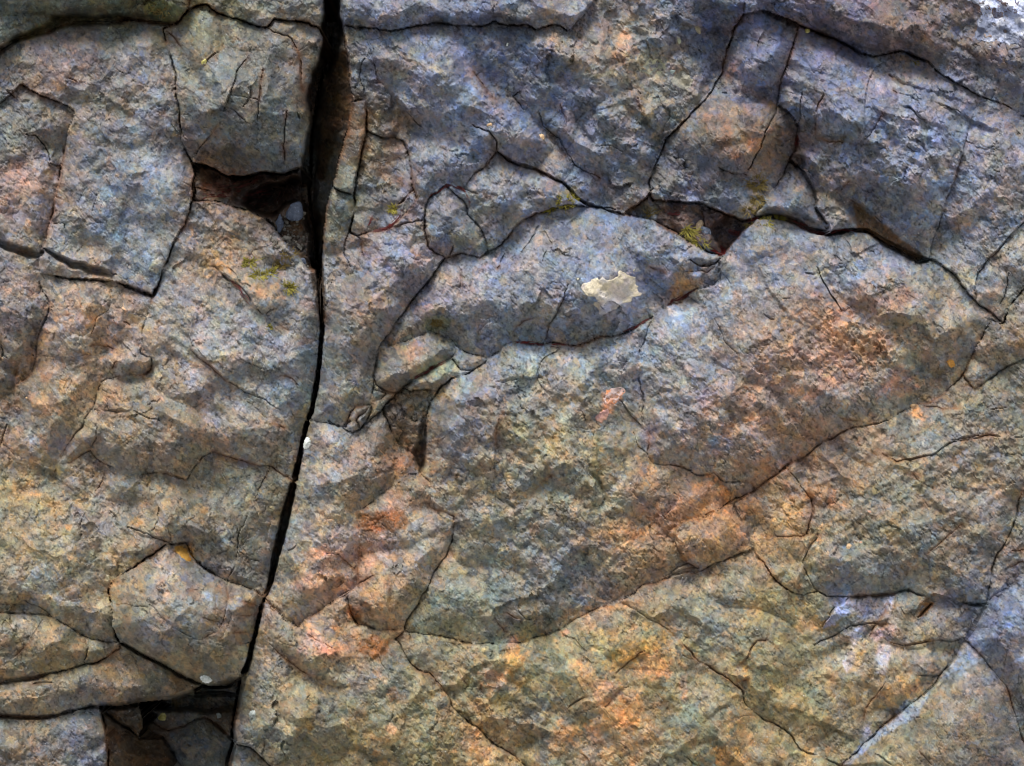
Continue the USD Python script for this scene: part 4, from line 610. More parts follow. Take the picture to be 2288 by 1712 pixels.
# ------------------------------------------------------------------ colour of the stone (mineral tints, rust, lichen film), some light and shade painted in
TONE = [  # x, y on the sheet (F), colour of the stone, shade painted in at the hollows
 (60, 20, 92, 96, 86), (300, 30, 88, 90, 70), (470, 20, 105, 102, 78), (620, 20, 125, 120, 110), (300, 150, 128, 124, 126), (120, 170, 138, 122, 118), (200, 300, 128, 126, 124), (280, 430, 134, 138, 144), (330, 560, 138, 142, 146), (130, 560, 132, 128, 124), (50, 400, 150, 126, 114), (20, 250, 120, 122, 118),
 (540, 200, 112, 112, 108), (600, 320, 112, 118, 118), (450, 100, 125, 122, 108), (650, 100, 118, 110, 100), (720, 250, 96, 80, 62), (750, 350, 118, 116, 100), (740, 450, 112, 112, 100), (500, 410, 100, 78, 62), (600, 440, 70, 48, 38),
 (850, 30, 115, 118, 138), (1000, 20, 112, 118, 140), (850, 120, 118, 120, 132), (1000, 100, 116, 122, 144), (1150, 200, 112, 120, 146), (1330, 110, 146, 134, 122), (1420, 190, 134, 132, 124), (1400, 60, 128, 122, 120), (1250, 30, 122, 118, 124), (1000, 230, 122, 128, 150), (980, 330, 126, 132, 154), (820, 330, 132, 112, 96), (840, 430, 128, 116, 104), (900, 420, 122, 128, 146), (1150, 380, 124, 126, 138), (1300, 300, 116, 122, 142), (1380, 400, 114, 116, 124),
 (1500, 60, 106, 112, 138), (1650, 80, 104, 110, 140), (1800, 60, 114, 106, 126), (1950, 60, 120, 106, 106), (2080, 90, 116, 108, 112), (1620, 190, 116, 116, 138), (1800, 230, 112, 118, 142), (1950, 200, 122, 124, 144), (2100, 200, 116, 114, 128), (2000, 290, 128, 138, 172), (2150, 280, 122, 124, 142), (1560, 280, 128, 112, 96), (1640, 310, 138, 112, 90), (1500, 360, 108, 112, 128), (1580, 420, 98, 102, 114), (1750, 380, 116, 108, 108), (1850, 340, 124, 128, 146), (1930, 430, 122, 126, 142), (2050, 420, 134, 138, 154), (2180, 430, 140, 134, 138), (2120, 560, 140, 140, 142), (2190, 580, 138, 134, 128), (1700, 470, 118, 118, 124), (1850, 480, 112, 112, 112),
 (1000, 490, 126, 126, 132), (1080, 450, 128, 130, 138), (1250, 490, 122, 128, 146), (1100, 560, 130, 130, 142), (1400, 500, 124, 128, 142), (1350, 640, 132, 138, 160), (1200, 640, 130, 130, 138), (1020, 660, 140, 134, 138), (1080, 700, 132, 134, 142), (1480, 580, 126, 128, 140), (870, 560, 140, 134, 144), (900, 620, 138, 132, 138), (760, 650, 138, 124, 112), (780, 760, 132, 124, 116), (780, 840, 124, 122, 116), (900, 750, 132, 124, 110), (950, 800, 134, 138, 130), (880, 870, 126, 108, 82),
 (470, 470, 140, 128, 116), (520, 560, 150, 130, 108), (420, 600, 152, 134, 116), (630, 590, 120, 122, 128), (430, 700, 150, 146, 144), (600, 720, 132, 134, 138), (550, 780, 140, 138, 136), (620, 860, 134, 136, 132), (480, 870, 142, 128, 112), (350, 840, 142, 130, 114), (350, 930, 134, 120, 100), (560, 960, 136, 128, 116), (600, 1040, 134, 126, 100),
 (200, 650, 162, 134, 112), (130, 760, 150, 132, 116), (160, 860, 158, 132, 102), (250, 760, 150, 134, 120), (50, 650, 132, 120, 116), (20, 800, 130, 112, 92), (60, 950, 142, 126, 112), (150, 970, 148, 132, 108), (80, 1080, 152, 134, 96), (220, 1080, 142, 138, 132), (330, 1080, 140, 126, 104), (460, 1080, 122, 112, 92), (530, 1150, 124, 114, 96), (500, 1220, 120, 112, 98), (100, 1200, 152, 140, 116), (200, 1250, 148, 134, 106), (30, 1280, 142, 130, 108), (150, 1310, 138, 126, 96),
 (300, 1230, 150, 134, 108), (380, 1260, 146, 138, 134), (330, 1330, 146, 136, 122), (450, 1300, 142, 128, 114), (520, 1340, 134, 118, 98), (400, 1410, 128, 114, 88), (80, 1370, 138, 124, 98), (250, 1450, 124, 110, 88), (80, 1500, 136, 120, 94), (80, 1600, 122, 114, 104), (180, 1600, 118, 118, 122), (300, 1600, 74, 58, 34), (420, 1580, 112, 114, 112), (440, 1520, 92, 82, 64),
 (720, 990, 144, 136, 134), (670, 1040, 134, 136, 132), (830, 990, 136, 114, 92), (760, 1080, 150, 136, 112), (640, 1180, 134, 132, 122), (700, 1200, 172, 140, 116), (740, 1280, 168, 132, 108), (640, 1270, 140, 136, 124), (850, 1130, 158, 130, 112), (820, 1180, 170, 144, 132), (900, 1200, 142, 136, 120), (810, 1290, 156, 132, 96), (700, 1350, 166, 134, 104), (650, 1400, 150, 134, 108), (800, 1390, 152, 124, 88), (600, 1500, 138, 130, 110), (700, 1560, 132, 124, 98), (850, 1470, 134, 132, 112), (780, 1620, 136, 120, 84), (900, 1580, 132, 124, 90),
 (1050, 830, 138, 134, 132), (1150, 780, 136, 142, 140), (1250, 790, 146, 142, 136), (1330, 770, 138, 144, 148), (1000, 900, 130, 124, 126), (1150, 920, 148, 138, 112), (1280, 900, 150, 138, 116), (1000, 1050, 142, 134, 116), (1150, 1050, 144, 136, 118), (1300, 1020, 150, 140, 114), (950, 1150, 148, 134, 112), (1080, 1150, 142, 138, 120), (1050, 1250, 126, 130, 120), (1200, 1200, 124, 126, 124), (1150, 1300, 128, 126, 112), (1250, 1250, 120, 122, 128), (950, 1330, 134, 132, 104), (1100, 1360, 124, 122, 104), (1350, 1150, 150, 132, 106), (1350, 1230, 158, 128, 94), (1430, 1180, 148, 116, 88),
 (1420, 720, 138, 146, 156), (1520, 700, 140, 136, 134), (1600, 600, 130, 132, 142), (1750, 560, 132, 126, 126), (1850, 560, 136, 144, 158), (1650, 720, 144, 124, 110), (1420, 850, 142, 138, 136), (1520, 850, 142, 138, 140), (1600, 880, 150, 128, 114), (1700, 750, 156, 128, 108), (1800, 740, 160, 126, 102), (1780, 840, 144, 134, 124), (1650, 960, 152, 128, 110), (1480, 980, 152, 136, 118), (1540, 950, 138, 138, 144), (1900, 680, 156, 132, 110), (2000, 680, 142, 134, 122), (2000, 780, 140, 132, 114), (1950, 600, 138, 138, 138),
 (1540, 1080, 170, 130, 98), (1600, 1010, 152, 128, 102), (1450, 1100, 146, 116, 94), (1560, 1180, 168, 134, 96), (1650, 1130, 168, 136, 98), (1720, 1180, 154, 136, 104), (1780, 1020, 144, 112, 90), (1850, 1000, 150, 130, 106), (1980, 930, 146, 136, 118), (1900, 1080, 140, 130, 108), (2050, 900, 134, 128, 116), (2100, 1050, 140, 128, 112), (1900, 1180, 132, 126, 108), (1850, 1250, 124, 124, 122), (2050, 1200, 128, 122, 112), (2150, 850, 130, 124, 108), (2180, 720, 136, 124, 112), (2190, 1150, 124, 118, 108), (2120, 1250, 128, 116, 96),
 (1500, 1260, 134, 134, 120), (1600, 1300, 148, 134, 100), (1480, 1330, 126, 126, 112), (1100, 1440, 156, 138, 92), (1200, 1430, 138, 134, 104), (1330, 1440, 158, 138, 92), (1400, 1420, 166, 138, 86), (1280, 1500, 150, 134, 104), (1350, 1560, 176, 138, 92), (1180, 1560, 130, 124, 104), (1000, 1480, 138, 128, 100), (1050, 1600, 164, 134, 88), (1450, 1520, 142, 132, 98), (1500, 1620, 132, 126, 96), (1650, 1620, 148, 128, 90), (1700, 1500, 136, 126, 90), (1600, 1460, 140, 128, 96),
 (1700, 1330, 150, 138, 104), (1780, 1380, 146, 134, 100), (1650, 1400, 142, 134, 104), (1850, 1330, 146, 142, 142), (2000, 1350, 136, 126, 108), (1900, 1450, 150, 134, 104), (1980, 1480, 150, 134, 108), (1850, 1550, 138, 124, 94), (2120, 1360, 118, 132, 164), (2180, 1300, 112, 122, 148), (2180, 1450, 128, 124, 122), (2050, 1440, 146, 142, 132), (2080, 1560, 130, 116, 96), (1990, 1560, 136, 126, 110), (1930, 1620, 142, 130, 96), (2180, 1600, 120, 114, 108),
]
TN = np.array(TONE, float); TN[:, :2] *= 1.0344
sub = 6
xs, ys = X[::sub, ::sub], Y[::sub, ::sub]
wt = np.zeros(xs.shape); acc = np.zeros(xs.shape + (3,))
for t in TN:
    w = np.exp(-((xs - t[0]) ** 2 + (ys - t[1]) ** 2) / (2 * 52.0 ** 2)) + 1e-7
    wt += w; acc += w[..., None] * lin(t[2:])
acc /= wt[..., None]
def upsample(a, wx, wy):
    c = [(Y + wy - gy[0]) / STEP / sub, (X + wx - gx[0]) / STEP / sub]
    return ndimage.map_coordinates(a, c, order=1, mode='nearest')
w1, w2 = 26 * fbm(X, Y, 60, 60, 4, .6), 26 * fbm(X, Y, 60, 64, 4, .6)
TINT = np.stack([upsample(acc[..., k], w1, w2) for k in range(3)], -1).astype(np.float32)

# patches of rust, ochre, pale crust, moss film, painted shade and lit edges ... (tile, x, y, half width, half height, turn, colour, strength)
PATCH = [
 ('B3', 1050, 660, 460, 260, -15, (184, 146, 126), .5), ('B3', 400, 1050, 330, 170, -25, (186, 150, 128), .45), ('B3', 1750, 560, 260, 260, 0, (168, 144, 120), .4),
 ('C2', 310, 145, 150, 62, 3, (150, 92, 40), .95), ('C2', 220, 920, 110, 60, -8, (150, 98, 52), .7), ('C2', 60, 960, 110, 70, 10, (168, 118, 72), .5), ('C2', 150, 700, 55, 70, 40, (128, 78, 34), .9),
 ('C1', 1125, 325, 70, 40, 30, (196, 142, 48), .95), ('C1', 420, 185, 34, 22, -20, (206, 140, 60), .8), ('C1', 500, 385, 50, 22, 0, (196, 146, 70), .6), ('C1', 1000, 440, 80, 60, 40, (172, 150, 150), .5), ('C1', 830, 150, 40, 24, 20, (170, 128, 50), .7),
 ('C2', 1130, 1010, 80, 90, 20, (196, 138, 60), .8), ('C2', 1160, 1160, 36, 110, 0, (196, 146, 70), .7), ('C2', 990, 1120, 70, 60, 0, (206, 150, 104), .7), ('C2', 1850, 950, 190, 50, -28, (206, 152, 66), .8), ('C2', 1950, 1050, 110, 70, -10, (206, 146, 92), .8), ('C2', 1560, 1090, 120, 70, 30, (200, 148, 84), .6),
 ('C2', 1700, 1190, 100, 80, 0, (194, 140, 120), .6), ('C2', 1730, 1380, 130, 90, -30, (206, 142, 76), .8), ('C2', 1420, 1480, 130, 60, -40, (206, 152, 90), .7), ('C2', 1830, 1320, 60, 110, 10, (206, 142, 74), .7), ('C2', 1650, 1480, 90, 60, 20, (206, 146, 96), .7), ('C2', 980, 1450, 100, 60, 20, (190, 140, 92), .6), ('C2', 930, 1580, 130, 60, 10, (196, 142, 92), .6), ('C2', 1480, 720, 150, 40, -25, (190, 138, 78), .6), ('C2', 1620, 730, 110, 46, -28, (196, 140, 84), .6), ('C2', 1720, 240, 160, 80, -20, (186, 140, 94), .5),
 ('C2', 270, 1090, 44, 50, 0, (196, 150, 110), .7), ('C2', 375, 1210, 36, 40, 0, (200, 140, 88), .6), ('C2', 360, 1420, 40, 30, 0, (206, 150, 110), .6), ('C2', 1110, 890, 30, 30, 0, (206, 150, 120), .6), ('C2', 1440, 830, 34, 20, 0, (206, 132, 86), .7), ('C2', 1720, 440, 34, 22, -40, (216, 160, 120), .7), ('C2', 1950, 220, 90, 40, -10, (176, 120, 62), .6),
 ('C1', 1900, 410, 70, 34, -50, (198, 150, 86), .7), ('C1', 2000, 470, 200, 130, -30, (188, 142, 116), .6), ('C1', 1950, 900, 130, 60, 25, (206, 152, 128), .7), ('C1', 1990, 340, 80, 40, -30, (206, 150, 116), .7), ('C1', 1900, 1330, 60, 90, 20, (160, 128, 78), .5),
 ('B2', 1705, 920, 52, 70, 20, (206, 138, 84), .9), ('B2', 2150, 1600, 120, 80, 0, (178, 128, 92), .5), ('B3', 270, 1520, 120, 110, -30, (206, 142, 82), .75), ('B3', 390, 1120, 90, 60, -30, (196, 146, 104), .7), ('B3', 540, 1030, 90, 60, 0, (196, 142, 98), .6), ('B3', 250, 950, 60, 120, 20, (196, 148, 112), .6), ('B3', 1180, 640, 200, 130, -10, (186, 138, 96), .6), ('B3', 1330, 560, 80, 60, 0, (206, 148, 104), .6), ('B3', 1440, 820, 80, 90, 30, (186, 130, 100), .6), ('B3', 1400, 300, 120, 60, -10, (176, 132, 104), .6), ('B3', 960, 830, 120, 80, 0, (190, 142, 108), .5), ('B3', 1530, 1010, 50, 36, 20, (206, 144, 78), .9), ('B3', 650, 1380, 90, 90, -30, (190, 134, 84), .6), ('B3', 920, 1490, 80, 60, 0, (196, 142, 78), .7), ('B3', 760, 1590, 70, 60, 0, (200, 138, 74), .7), ('B3', 1210, 1480, 40, 50, 0, (200, 150, 84), .7), ('B3', 1550, 1400, 40, 30, 30, (206, 160, 134), .7), ('B3', 1750, 705, 28, 28, 0, (206, 146, 60), .8), ('B3', 2170, 590, 70, 40, 0, (140, 112, 52), .8), ('B3', 120, 250, 100, 60, -30, (178, 130, 62), .7), ('B3', 1060, 360, 60, 50, 0, (170, 124, 96), .6),
 ('B3', 110, 420, 180, 110, -20, (140, 152, 178), .6), ('B3', 330, 1190, 90, 60, 0, (128, 134, 156), .5), ('B3', 180, 830, 110, 70, 30, (124, 132, 156), .5),
 ('C3', 280, 40, 150, 70, -20, (200, 140, 80), .6), ('C3', 250, 330, 190, 60, -20, (196, 138, 80), .6), ('C3', 700, 100, 160, 80, 0, (186, 142, 84), .5), ('C3', 480, 1060, 34, 60, 20, (196, 152, 72), .8), ('C3', 110, 1140, 24, 80, 0, (190, 134, 100), .6), ('C3', 440, 1500, 90, 130, 10, (186, 140, 86), .5), ('C3', 350, 1610, 110, 60, 0, (196, 140, 64), .7), ('C3', 860, 720, 120, 90, 30, (186, 150, 86), .5),
 ('C3', 1080, 680, 70, 46, -50, (176, 170, 190), .95), ('C3', 1050, 750, 120, 36, -30, (186, 154, 92), .7), ('C3', 1240, 680, 90, 60, -10, (160, 160, 172), .85), ('C3', 1340, 830, 100, 40, -20, (188, 168, 170), .9), ('C3', 1165, 850, 34, 60, 30, (184, 184, 204), .9), ('C3', 1330, 960, 40, 120, 12, (168, 158, 158), .7), ('C3', 1130, 1010, 36, 60, 20, (172, 164, 172), .6), ('C3', 1190, 1000, 24, 140, 24, (196, 160, 92), .7), ('C3', 1240, 1450, 30, 60, 10, (158, 154, 160), .7), ('C3', 1590, 660, 70, 40, -50, (136, 92, 44), .9), ('C3', 1440, 710, 100, 40, 10, (112, 96, 66), .6), ('C3', 1650, 690, 80, 40, -20, (142, 148, 162), .6), ('C3', 1540, 1180, 90, 40, -20, (206, 160, 130), .6), ('C3', 1420, 1200, 110, 60, -40, (196, 150, 76), .6),
 ('C3', 2050, 760, 230, 50, -50, (118, 140, 190), .9), ('C3', 1900, 970, 110, 30, -52, (150, 164, 190), .7), ('C3', 1480, 1330, 150, 34, -40, (140, 160, 186), .85), ('C3', 1270, 1500, 200, 24, -42, (132, 150, 182), .8), ('C3', 1340, 1580, 80, 40, 40, (190, 178, 148), .6),  # pale blue strips paint in the lit upper edge of the corner rocks
 ('A2', 1780, 290, 44, 130, 20, (196, 150, 112), .8), ('A2', 1330, 70, 60, 60, 20, (186, 150, 116), .5), ('A2', 1850, 110, 40, 44, 0, (200, 150, 96), .7), ('A2', 1960, 150, 110, 70, 20, (176, 160, 140), .5), ('A2', 1970, 410, 110, 70, 30, (176, 172, 146), .8), ('A2', 2140, 490, 60, 46, 0, (160, 154, 138), .9), ('A2', 1370, 270, 60, 60, 0, (176, 150, 134), .6), ('A2', 1380, 970, 120, 90, 40, (164, 140, 118), .6), ('A2', 960, 620, 120, 70, 20, (150, 128, 118), .6), ('A2', 1920, 640, 30, 220, -18, (160, 142, 104), .7), ('A2', 1690, 460, 60, 20, -10, (170, 146, 96), .6), ('A2', 560, 400, 130, 24, 20, (164, 150, 118), .5), ('A2', 120, 230, 60, 50, 0, (146, 148, 118), .5),
 ('A2', 850, 560, 160, 100, 30, (128, 140, 172), .55), ('A2', 1500, 640, 220, 130, 30, (118, 128, 160), .5), ('A2', 620, 260, 160, 60, 10, (114, 124, 162), .55), ('A2', 560, 650, 110, 70, 20, (118, 130, 166), .6), ('A2', 2050, 250, 100, 60, 0, (116, 122, 146), .6),
 ('A2', 1430, 1200, 90, 26, -30, (120, 116, 54), .7), ('A2', 1850, 1290, 130, 40, 6, (124, 106, 66), .6), ('A2', 880, 1500, 90, 60, 30, (128, 128, 86), .6), ('A2', 390, 1100, 130, 60, 0, (146, 112, 84), .5), ('A2', 320, 940, 120, 90, 0, (128, 104, 72), .6),
 ('A3', 380, 820, 170, 110, 20, (152, 112, 80), .65), ('A3', 550, 910, 40, 60, 0, (176, 116, 64), .8), ('A3', 430, 660, 90, 40, 30, (146, 116, 70), .6), ('A3', 580, 600, 90, 40, 20, (120, 96, 56), .6), ('A3', 400, 450, 24, 90, 20, (144, 104, 66), .6), ('A3', 720, 740, 120, 60, 20, (124, 112, 70), .5), ('A3', 1260, 520, 110, 30, 28, (160, 130, 106), .6), ('A3', 1430, 780, 160, 60, 20, (134, 150, 186), .8), ('A3', 1480, 620, 200, 40, 26, (128, 140, 180), .7), ('A3', 1850, 700, 220, 60, 28, (124, 132, 166), .5), ('A3', 940, 1020, 70, 60, 0, (122, 136, 164), .8), ('A3', 1830, 1330, 90, 90, 40, (162, 132, 104), .6), ('A3', 1550, 180, 130, 60, 20, (128, 108, 92), .6), ('A3', 1800, 60, 60, 100, 0, (104, 88, 76), .5), ('A3', 540, 1270, 130, 50, -20, (146, 132, 96), .6), ('A3', 60, 1300, 60, 60, 30, (104, 62, 60), .6), ('A3', 1010, 850, 110, 26, 8, (110, 96, 52), .7), ('A3', 1000, 1200, 50, 60, 0, (120, 112, 84), .5), ('A3', 200, 170, 24, 26, 0, (186, 174, 148), .8), ('A3', 80, 250, 18, 26, 0, (190, 190, 160), .9), ('A3', 210, 1390, 24, 40, 0, (176, 146, 112), .9),
 ('A1', 1000, 70, 120, 60, 10, (96, 104, 40), .75), ('A1', 500, 80, 420, 40, 2, (62, 56, 34), .7), ('A1', 1220, 90, 90, 60, 30, (126, 118, 84), .6), ('A1', 1250, 260, 130, 60, -20, (120, 110, 74), .6), ('A1', 660, 1200, 50, 50, 20, (158, 176, 190), .8), ('A1', 600, 1420, 70, 40, 10, (150, 162, 176), .7), ('A1', 960, 1560, 60, 60, 30, (158, 172, 186), .6), ('A1', 980, 1130, 60, 50, 0, (168, 168, 164), .5), ('A1', 990, 1010, 40, 40, 0, (168, 172, 176), .5), ('A1', 830, 680, 60, 60, 0, (150, 158, 166), .5), ('A1', 720, 310, 60, 40, -30, (140, 146, 160), .4), ('A1', 250, 1030, 50, 90, 0, (168, 150, 150), .5), ('A1', 240, 1300, 70, 60, -20, (150, 146, 166), .6), ('A1', 120, 1150, 120, 110, 0, (160, 124, 104), .5), ('A1', 1300, 1600, 90, 50, 30, (186, 140, 92), .7), ('A1', 1480, 1120, 260, 60, 6, (112, 66, 46), .7), ('A1', 1400, 1180, 160, 34, 8, (126, 62, 44), .6), ('A1', 760, 1130, 60, 20, -10, (132, 140, 160), .4), ('A1', 200, 1420, 100, 40, 0, (140, 134, 128), .4), ('A1', 620, 900, 120, 60, 0, (152, 134, 122), .4),  # the long dark band puts the shade of the top left underside into the colour
 ('B1', 1350, 110, 100, 40, 35, (190, 138, 76), .75), ('B1', 1640, 250, 90, 60, 20, (186, 140, 98), .7), ('B1', 470, 400, 130, 60, 25, (186, 142, 112), .7), ('B1', 760, 300, 90, 90, 0, (150, 122, 98), .6), ('B1', 700, 500, 60, 60, 30, (144, 146, 152), .5), ('B1', 1180, 800, 60, 120, -50, (158, 164, 176), .8), ('B1', 1300, 1000, 40, 120, -14, (178, 162, 158), .8), ('B1', 1450, 600, 130, 50, 20, (160, 162, 160), .6), ('B1', 1680, 930, 50, 110, -30, (152, 164, 176), .7), ('B1', 1440, 960, 90, 30, 20, (166, 172, 184), .7), ('B1', 1500, 1110, 80, 40, 20, (164, 168, 168), .7), ('B1', 1400, 430, 120, 60, 10, (168, 164, 158), .6), ('B1', 980, 560, 70, 50, 20, (150, 128, 94), .6), ('B1', 700, 850, 110, 60, 0, (156, 130, 98), .6), ('B1', 400, 830, 80, 40, 0, (186, 140, 76), .6), ('B1', 300, 930, 90, 90, 0, (172, 136, 90), .6), ('B1', 80, 1320, 120, 40, 0, (140, 104, 72), .4), ('B1', 110, 1500, 140, 100, 20, (176, 144, 88), .6), ('B1', 480, 1540, 60, 50, 30, (196, 172, 120), .7), ('B1', 200, 1200, 40, 70, -20, (168, 170, 174), .6), ('B1', 420, 1420, 110, 60, 20, (150, 152, 158), .5), ('B1', 1900, 1060, 36, 120, 12, (160, 136, 76), .6), ('B1', 1720, 1530, 60, 110, 30, (160, 130, 76), .5), ('B1', 760, 770, 80, 40, 20, (160, 160, 120), .4),
 ('C1', 300, 560, 220, 130, 35, (142, 148, 156), .5), ('C1', 120, 270, 150, 150, 20, (176, 146, 92), .5), ('C1', 1390, 240, 60, 60, 50, (160, 160, 164), .6), ('C1', 1270, 605, 30, 24, 0, (170, 176, 188), .7), ('C1', 1440, 660, 50, 30, -10, (154, 166, 176), .7), ('C1', 930, 850, 120, 50, 30, (154, 152, 158), .5), ('C1', 1480, 960, 60, 40, 0, (160, 146, 104), .6), ('C1', 620, 1600, 50, 50, 0, (148, 154, 166), .6), ('C1', 150, 780, 80, 40, 0, (160, 156, 146), .5), ('C1', 150, 1500, 160, 90, 0, (150, 124, 86), .5),
 ('B2', 640, 460, 90, 50, 10, (96, 108, 56), .75), ('B2', 630, 760, 150, 50, -20, (134, 146, 118), .7), ('B2', 500, 620, 90, 40, -30, (168, 140, 130), .6), ('B2', 1150, 500, 120, 40, 0, (126, 124, 104), .4), ('B2', 470, 1350, 150, 110, 0, (140, 104, 76), .6), ('B2', 150, 1300, 150, 90, 30, (160, 134, 112), .5), ('B2', 60, 1150, 90, 50, 0, (140, 156, 168), .6), ('B2', 360, 1620, 260, 60, -20, (178, 134, 106), .6), ('B2', 1640, 640, 120, 30, -10, (126, 140, 172), .6), ('B2', 1500, 770, 110, 60, 20, (174, 164, 124), .5), ('B2', 1330, 950, 120, 90, 30, (166, 146, 108), .5), ('B2', 1380, 1200, 90, 90, 0, (168, 142, 84), .5), ('B2', 1640, 1300, 60, 110, 0, (170, 146, 78), .5), ('B2', 1350, 1430, 60, 40, 0, (186, 156, 118), .6), ('B2', 1085, 1440, 24, 50, -20, (186, 166, 124), .6), ('B2', 760, 900, 40, 60, 0, (150, 142, 156), .5), ('B2', 1960, 1190, 60, 90, 0, (118, 128, 156), .5), ('B2', 2150, 220, 60, 80, 0, (160, 128, 66), .7), ('B2', 2000, 230, 90, 80, 0, (120, 130, 160), .6), ('B2', 560, 880, 130, 60, 0, (150, 122, 74), .6), ('B2', 100, 870, 60, 50, 0, (150, 140, 100), .5),
]
edge = 0.9 * fbm(X, Y, 34, 70, 4, .62); edge2 = fbm(X, Y, 8, 75, 3, .6)
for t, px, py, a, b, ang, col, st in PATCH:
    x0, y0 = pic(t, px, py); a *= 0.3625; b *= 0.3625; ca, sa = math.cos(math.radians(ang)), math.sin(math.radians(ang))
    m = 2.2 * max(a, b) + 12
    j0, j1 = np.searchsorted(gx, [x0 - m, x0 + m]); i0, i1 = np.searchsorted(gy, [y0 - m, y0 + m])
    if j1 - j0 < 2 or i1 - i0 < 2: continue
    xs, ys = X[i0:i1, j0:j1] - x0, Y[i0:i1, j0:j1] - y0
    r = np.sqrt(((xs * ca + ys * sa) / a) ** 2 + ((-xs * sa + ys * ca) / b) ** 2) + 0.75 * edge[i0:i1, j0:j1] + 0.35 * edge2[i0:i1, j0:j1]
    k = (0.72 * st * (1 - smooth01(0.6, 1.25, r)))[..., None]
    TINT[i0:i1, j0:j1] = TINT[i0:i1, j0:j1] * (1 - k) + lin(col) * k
POLY = [  # broken faces and stains, plus shade and lit edges painted into the stone colour
 ('C1', '620,1320 850,1335 1000,1480 1110,1655 1190,1930 668,1930 655,1500', (66, 48, 26)),  # slanted face in the hollow: its shade painted as dark brown
 ('C3', '960,800 1040,690 1130,630 1170,660 1165,710 1080,740 1000,800', (182, 176, 198)), ('C3', '1180,650 1250,620 1330,620 1400,600 1390,680 1310,740 1230,760 1180,740', (166, 166, 180)), ('C3', '1140,870 1170,820 1230,800 1200,850 1150,900', (188, 190, 212)),
 ('C3', '1255,860 1300,810 1420,800 1390,860 1300,880', (194, 162, 160)), ('C3', '1300,930 1380,880 1390,950 1350,1100 1300,1080', (170, 162, 168)), ('C3', '1090,1020 1130,980 1150,1010 1120,1080', (176, 168, 180)), ('C3', '1220,1430 1250,1390 1260,1450 1220,1500', (166, 160, 168)),
 ('C3', '2440,300 2207,500 2100,575 2000,660 1900,820 1860,880 1900,920 1980,880 2080,790 2207,700 2440,560', (118, 130, 156)), ('C3', '1850,900 1780,1000 1700,1110 1760,1080 1830,1000 1880,940', (152, 158, 168)), ('C3', '1640,1190 1500,1300 1350,1420 1200,1560 1290,1510 1420,1420 1560,1340 1600,1260', (148, 156, 168)),  # lit upper left edges of the corner rocks, painted in as pale blue
 ('C3', '1540,740 1600,640 1660,650 1600,720', (126, 84, 40)), ('C2', '165,100 300,80 440,85 465,140 450,195 370,212 180,205', (140, 88, 42)), ('C2', '95,640 190,765 260,800 150,790 92,710', (108, 68, 30)), ('C2', '150,890 250,850 340,880 330,960 250,990 170,960', (150, 96, 48)),
 ('A1', '2040,340 2140,310 2150,420 2160,560 2150,700 2060,900 1990,1120 1950,1100 1960,850 1970,700 2000,560', (84, 64, 40)), ('A1', '1480,1130 1600,1090 1850,1060 1900,1130 1760,1260 1560,1300 1400,1250', (72, 50, 38)), ('A1', '1690,1400 1850,1260 1960,1300 1985,1655 1900,1655', (70, 54, 36)), ('B1', '1900,100 1990,100 2010,430 1975,430', (72, 54, 36)),  # crevice wall, cavity and gully: their brown with shade painted in
 ('A3', '1150,1250 1300,1345 1510,1520 1620,1592 1540,1605 1340,1492 1180,1400', (104, 78, 46)), ('A3', '-60,1270 200,1260 540,1370 360,1570 150,1480 -60,1390', (92, 72, 66)), ('A1', '0,290 130,212 330,100 600,100 1080,140 800,126 480,153 300,203', (82, 76, 46)),  # overhung undersides and the sunken wedge, shade painted into their colour
]
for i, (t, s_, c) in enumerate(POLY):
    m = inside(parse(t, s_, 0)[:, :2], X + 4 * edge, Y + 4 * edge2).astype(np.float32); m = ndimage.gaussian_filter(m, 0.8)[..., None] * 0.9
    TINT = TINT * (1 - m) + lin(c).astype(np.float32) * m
def drive(n, amt, rgb): return np.exp(amt * n[..., None] * np.array(rgb, np.float32))
warm = 0.8 * fbm(X, Y, 46, 80, 4, .62) + 0.28 * t2[..., 0] * 0.6 + 0.30 * t3[..., 0] + 0.22 * t4[..., 0] + 0.35 * fbm(X, Y, 7, 92, 2)
lite = 0.5 * fbm(X, Y, 70, 84, 4, .6) + 0.26 * t3[..., 1] + 0.30 * t4[..., 1] + 0.14 * t2[..., 1] + 0.5 * fbm(X, Y, 6, 88, 2, .7)
rosy = 0.8 * fbm(X, Y, 30, 96, 3, .6) + 0.28 * t4[..., 2] + 0.22 * t3[..., 2]
_l = TINT.mean(-1, keepdims=True); _cool = smooth01(-0.1, 0.35, np.log(np.maximum(TINT[..., 2:3], 1e-3) / np.maximum(TINT[..., 0:1], 1e-3)))
TINT = _l + (TINT - _l) * (0.88 - 0.2 * _cool)
TINT *= drive(warm, 0.13, (0.75, 0.05, -0.95)) * drive(lite, 0.27, (1, 1, 1)) * drive(rosy + 0.3, 0.09, (0.9, -0.55, 0.1))
# mineral grains: each chip takes on one of the rock's minerals, more or less
PAL = lin([(122, 132, 158), (150, 160, 172), (196, 184, 160), (192, 160, 136), (172, 148, 112), (84, 86, 94), (142, 138, 132), (120, 124, 134), (160, 134, 116), (110, 108, 100)])
PALN = PAL / PAL.mean(0); PALN = PALN[np.argsort(PALN[:, 0] / PALN[:, 2])]
for tt, amt in ((t2, 0.24), (t3, 0.42), (t4, 0.30)):
    col = PALN[np.clip((tt[..., 0] * 0.5 + 0.5) * len(PAL), 0, len(PAL) - 1).astype(int)] * np.exp(0.22 * tt[..., 1:2])
    TINT *= col ** (amt * (0.25 + 0.75 * np.abs(tt[..., 2:3])))
TINT *= np.array([0.99, 1.0, 0.975])
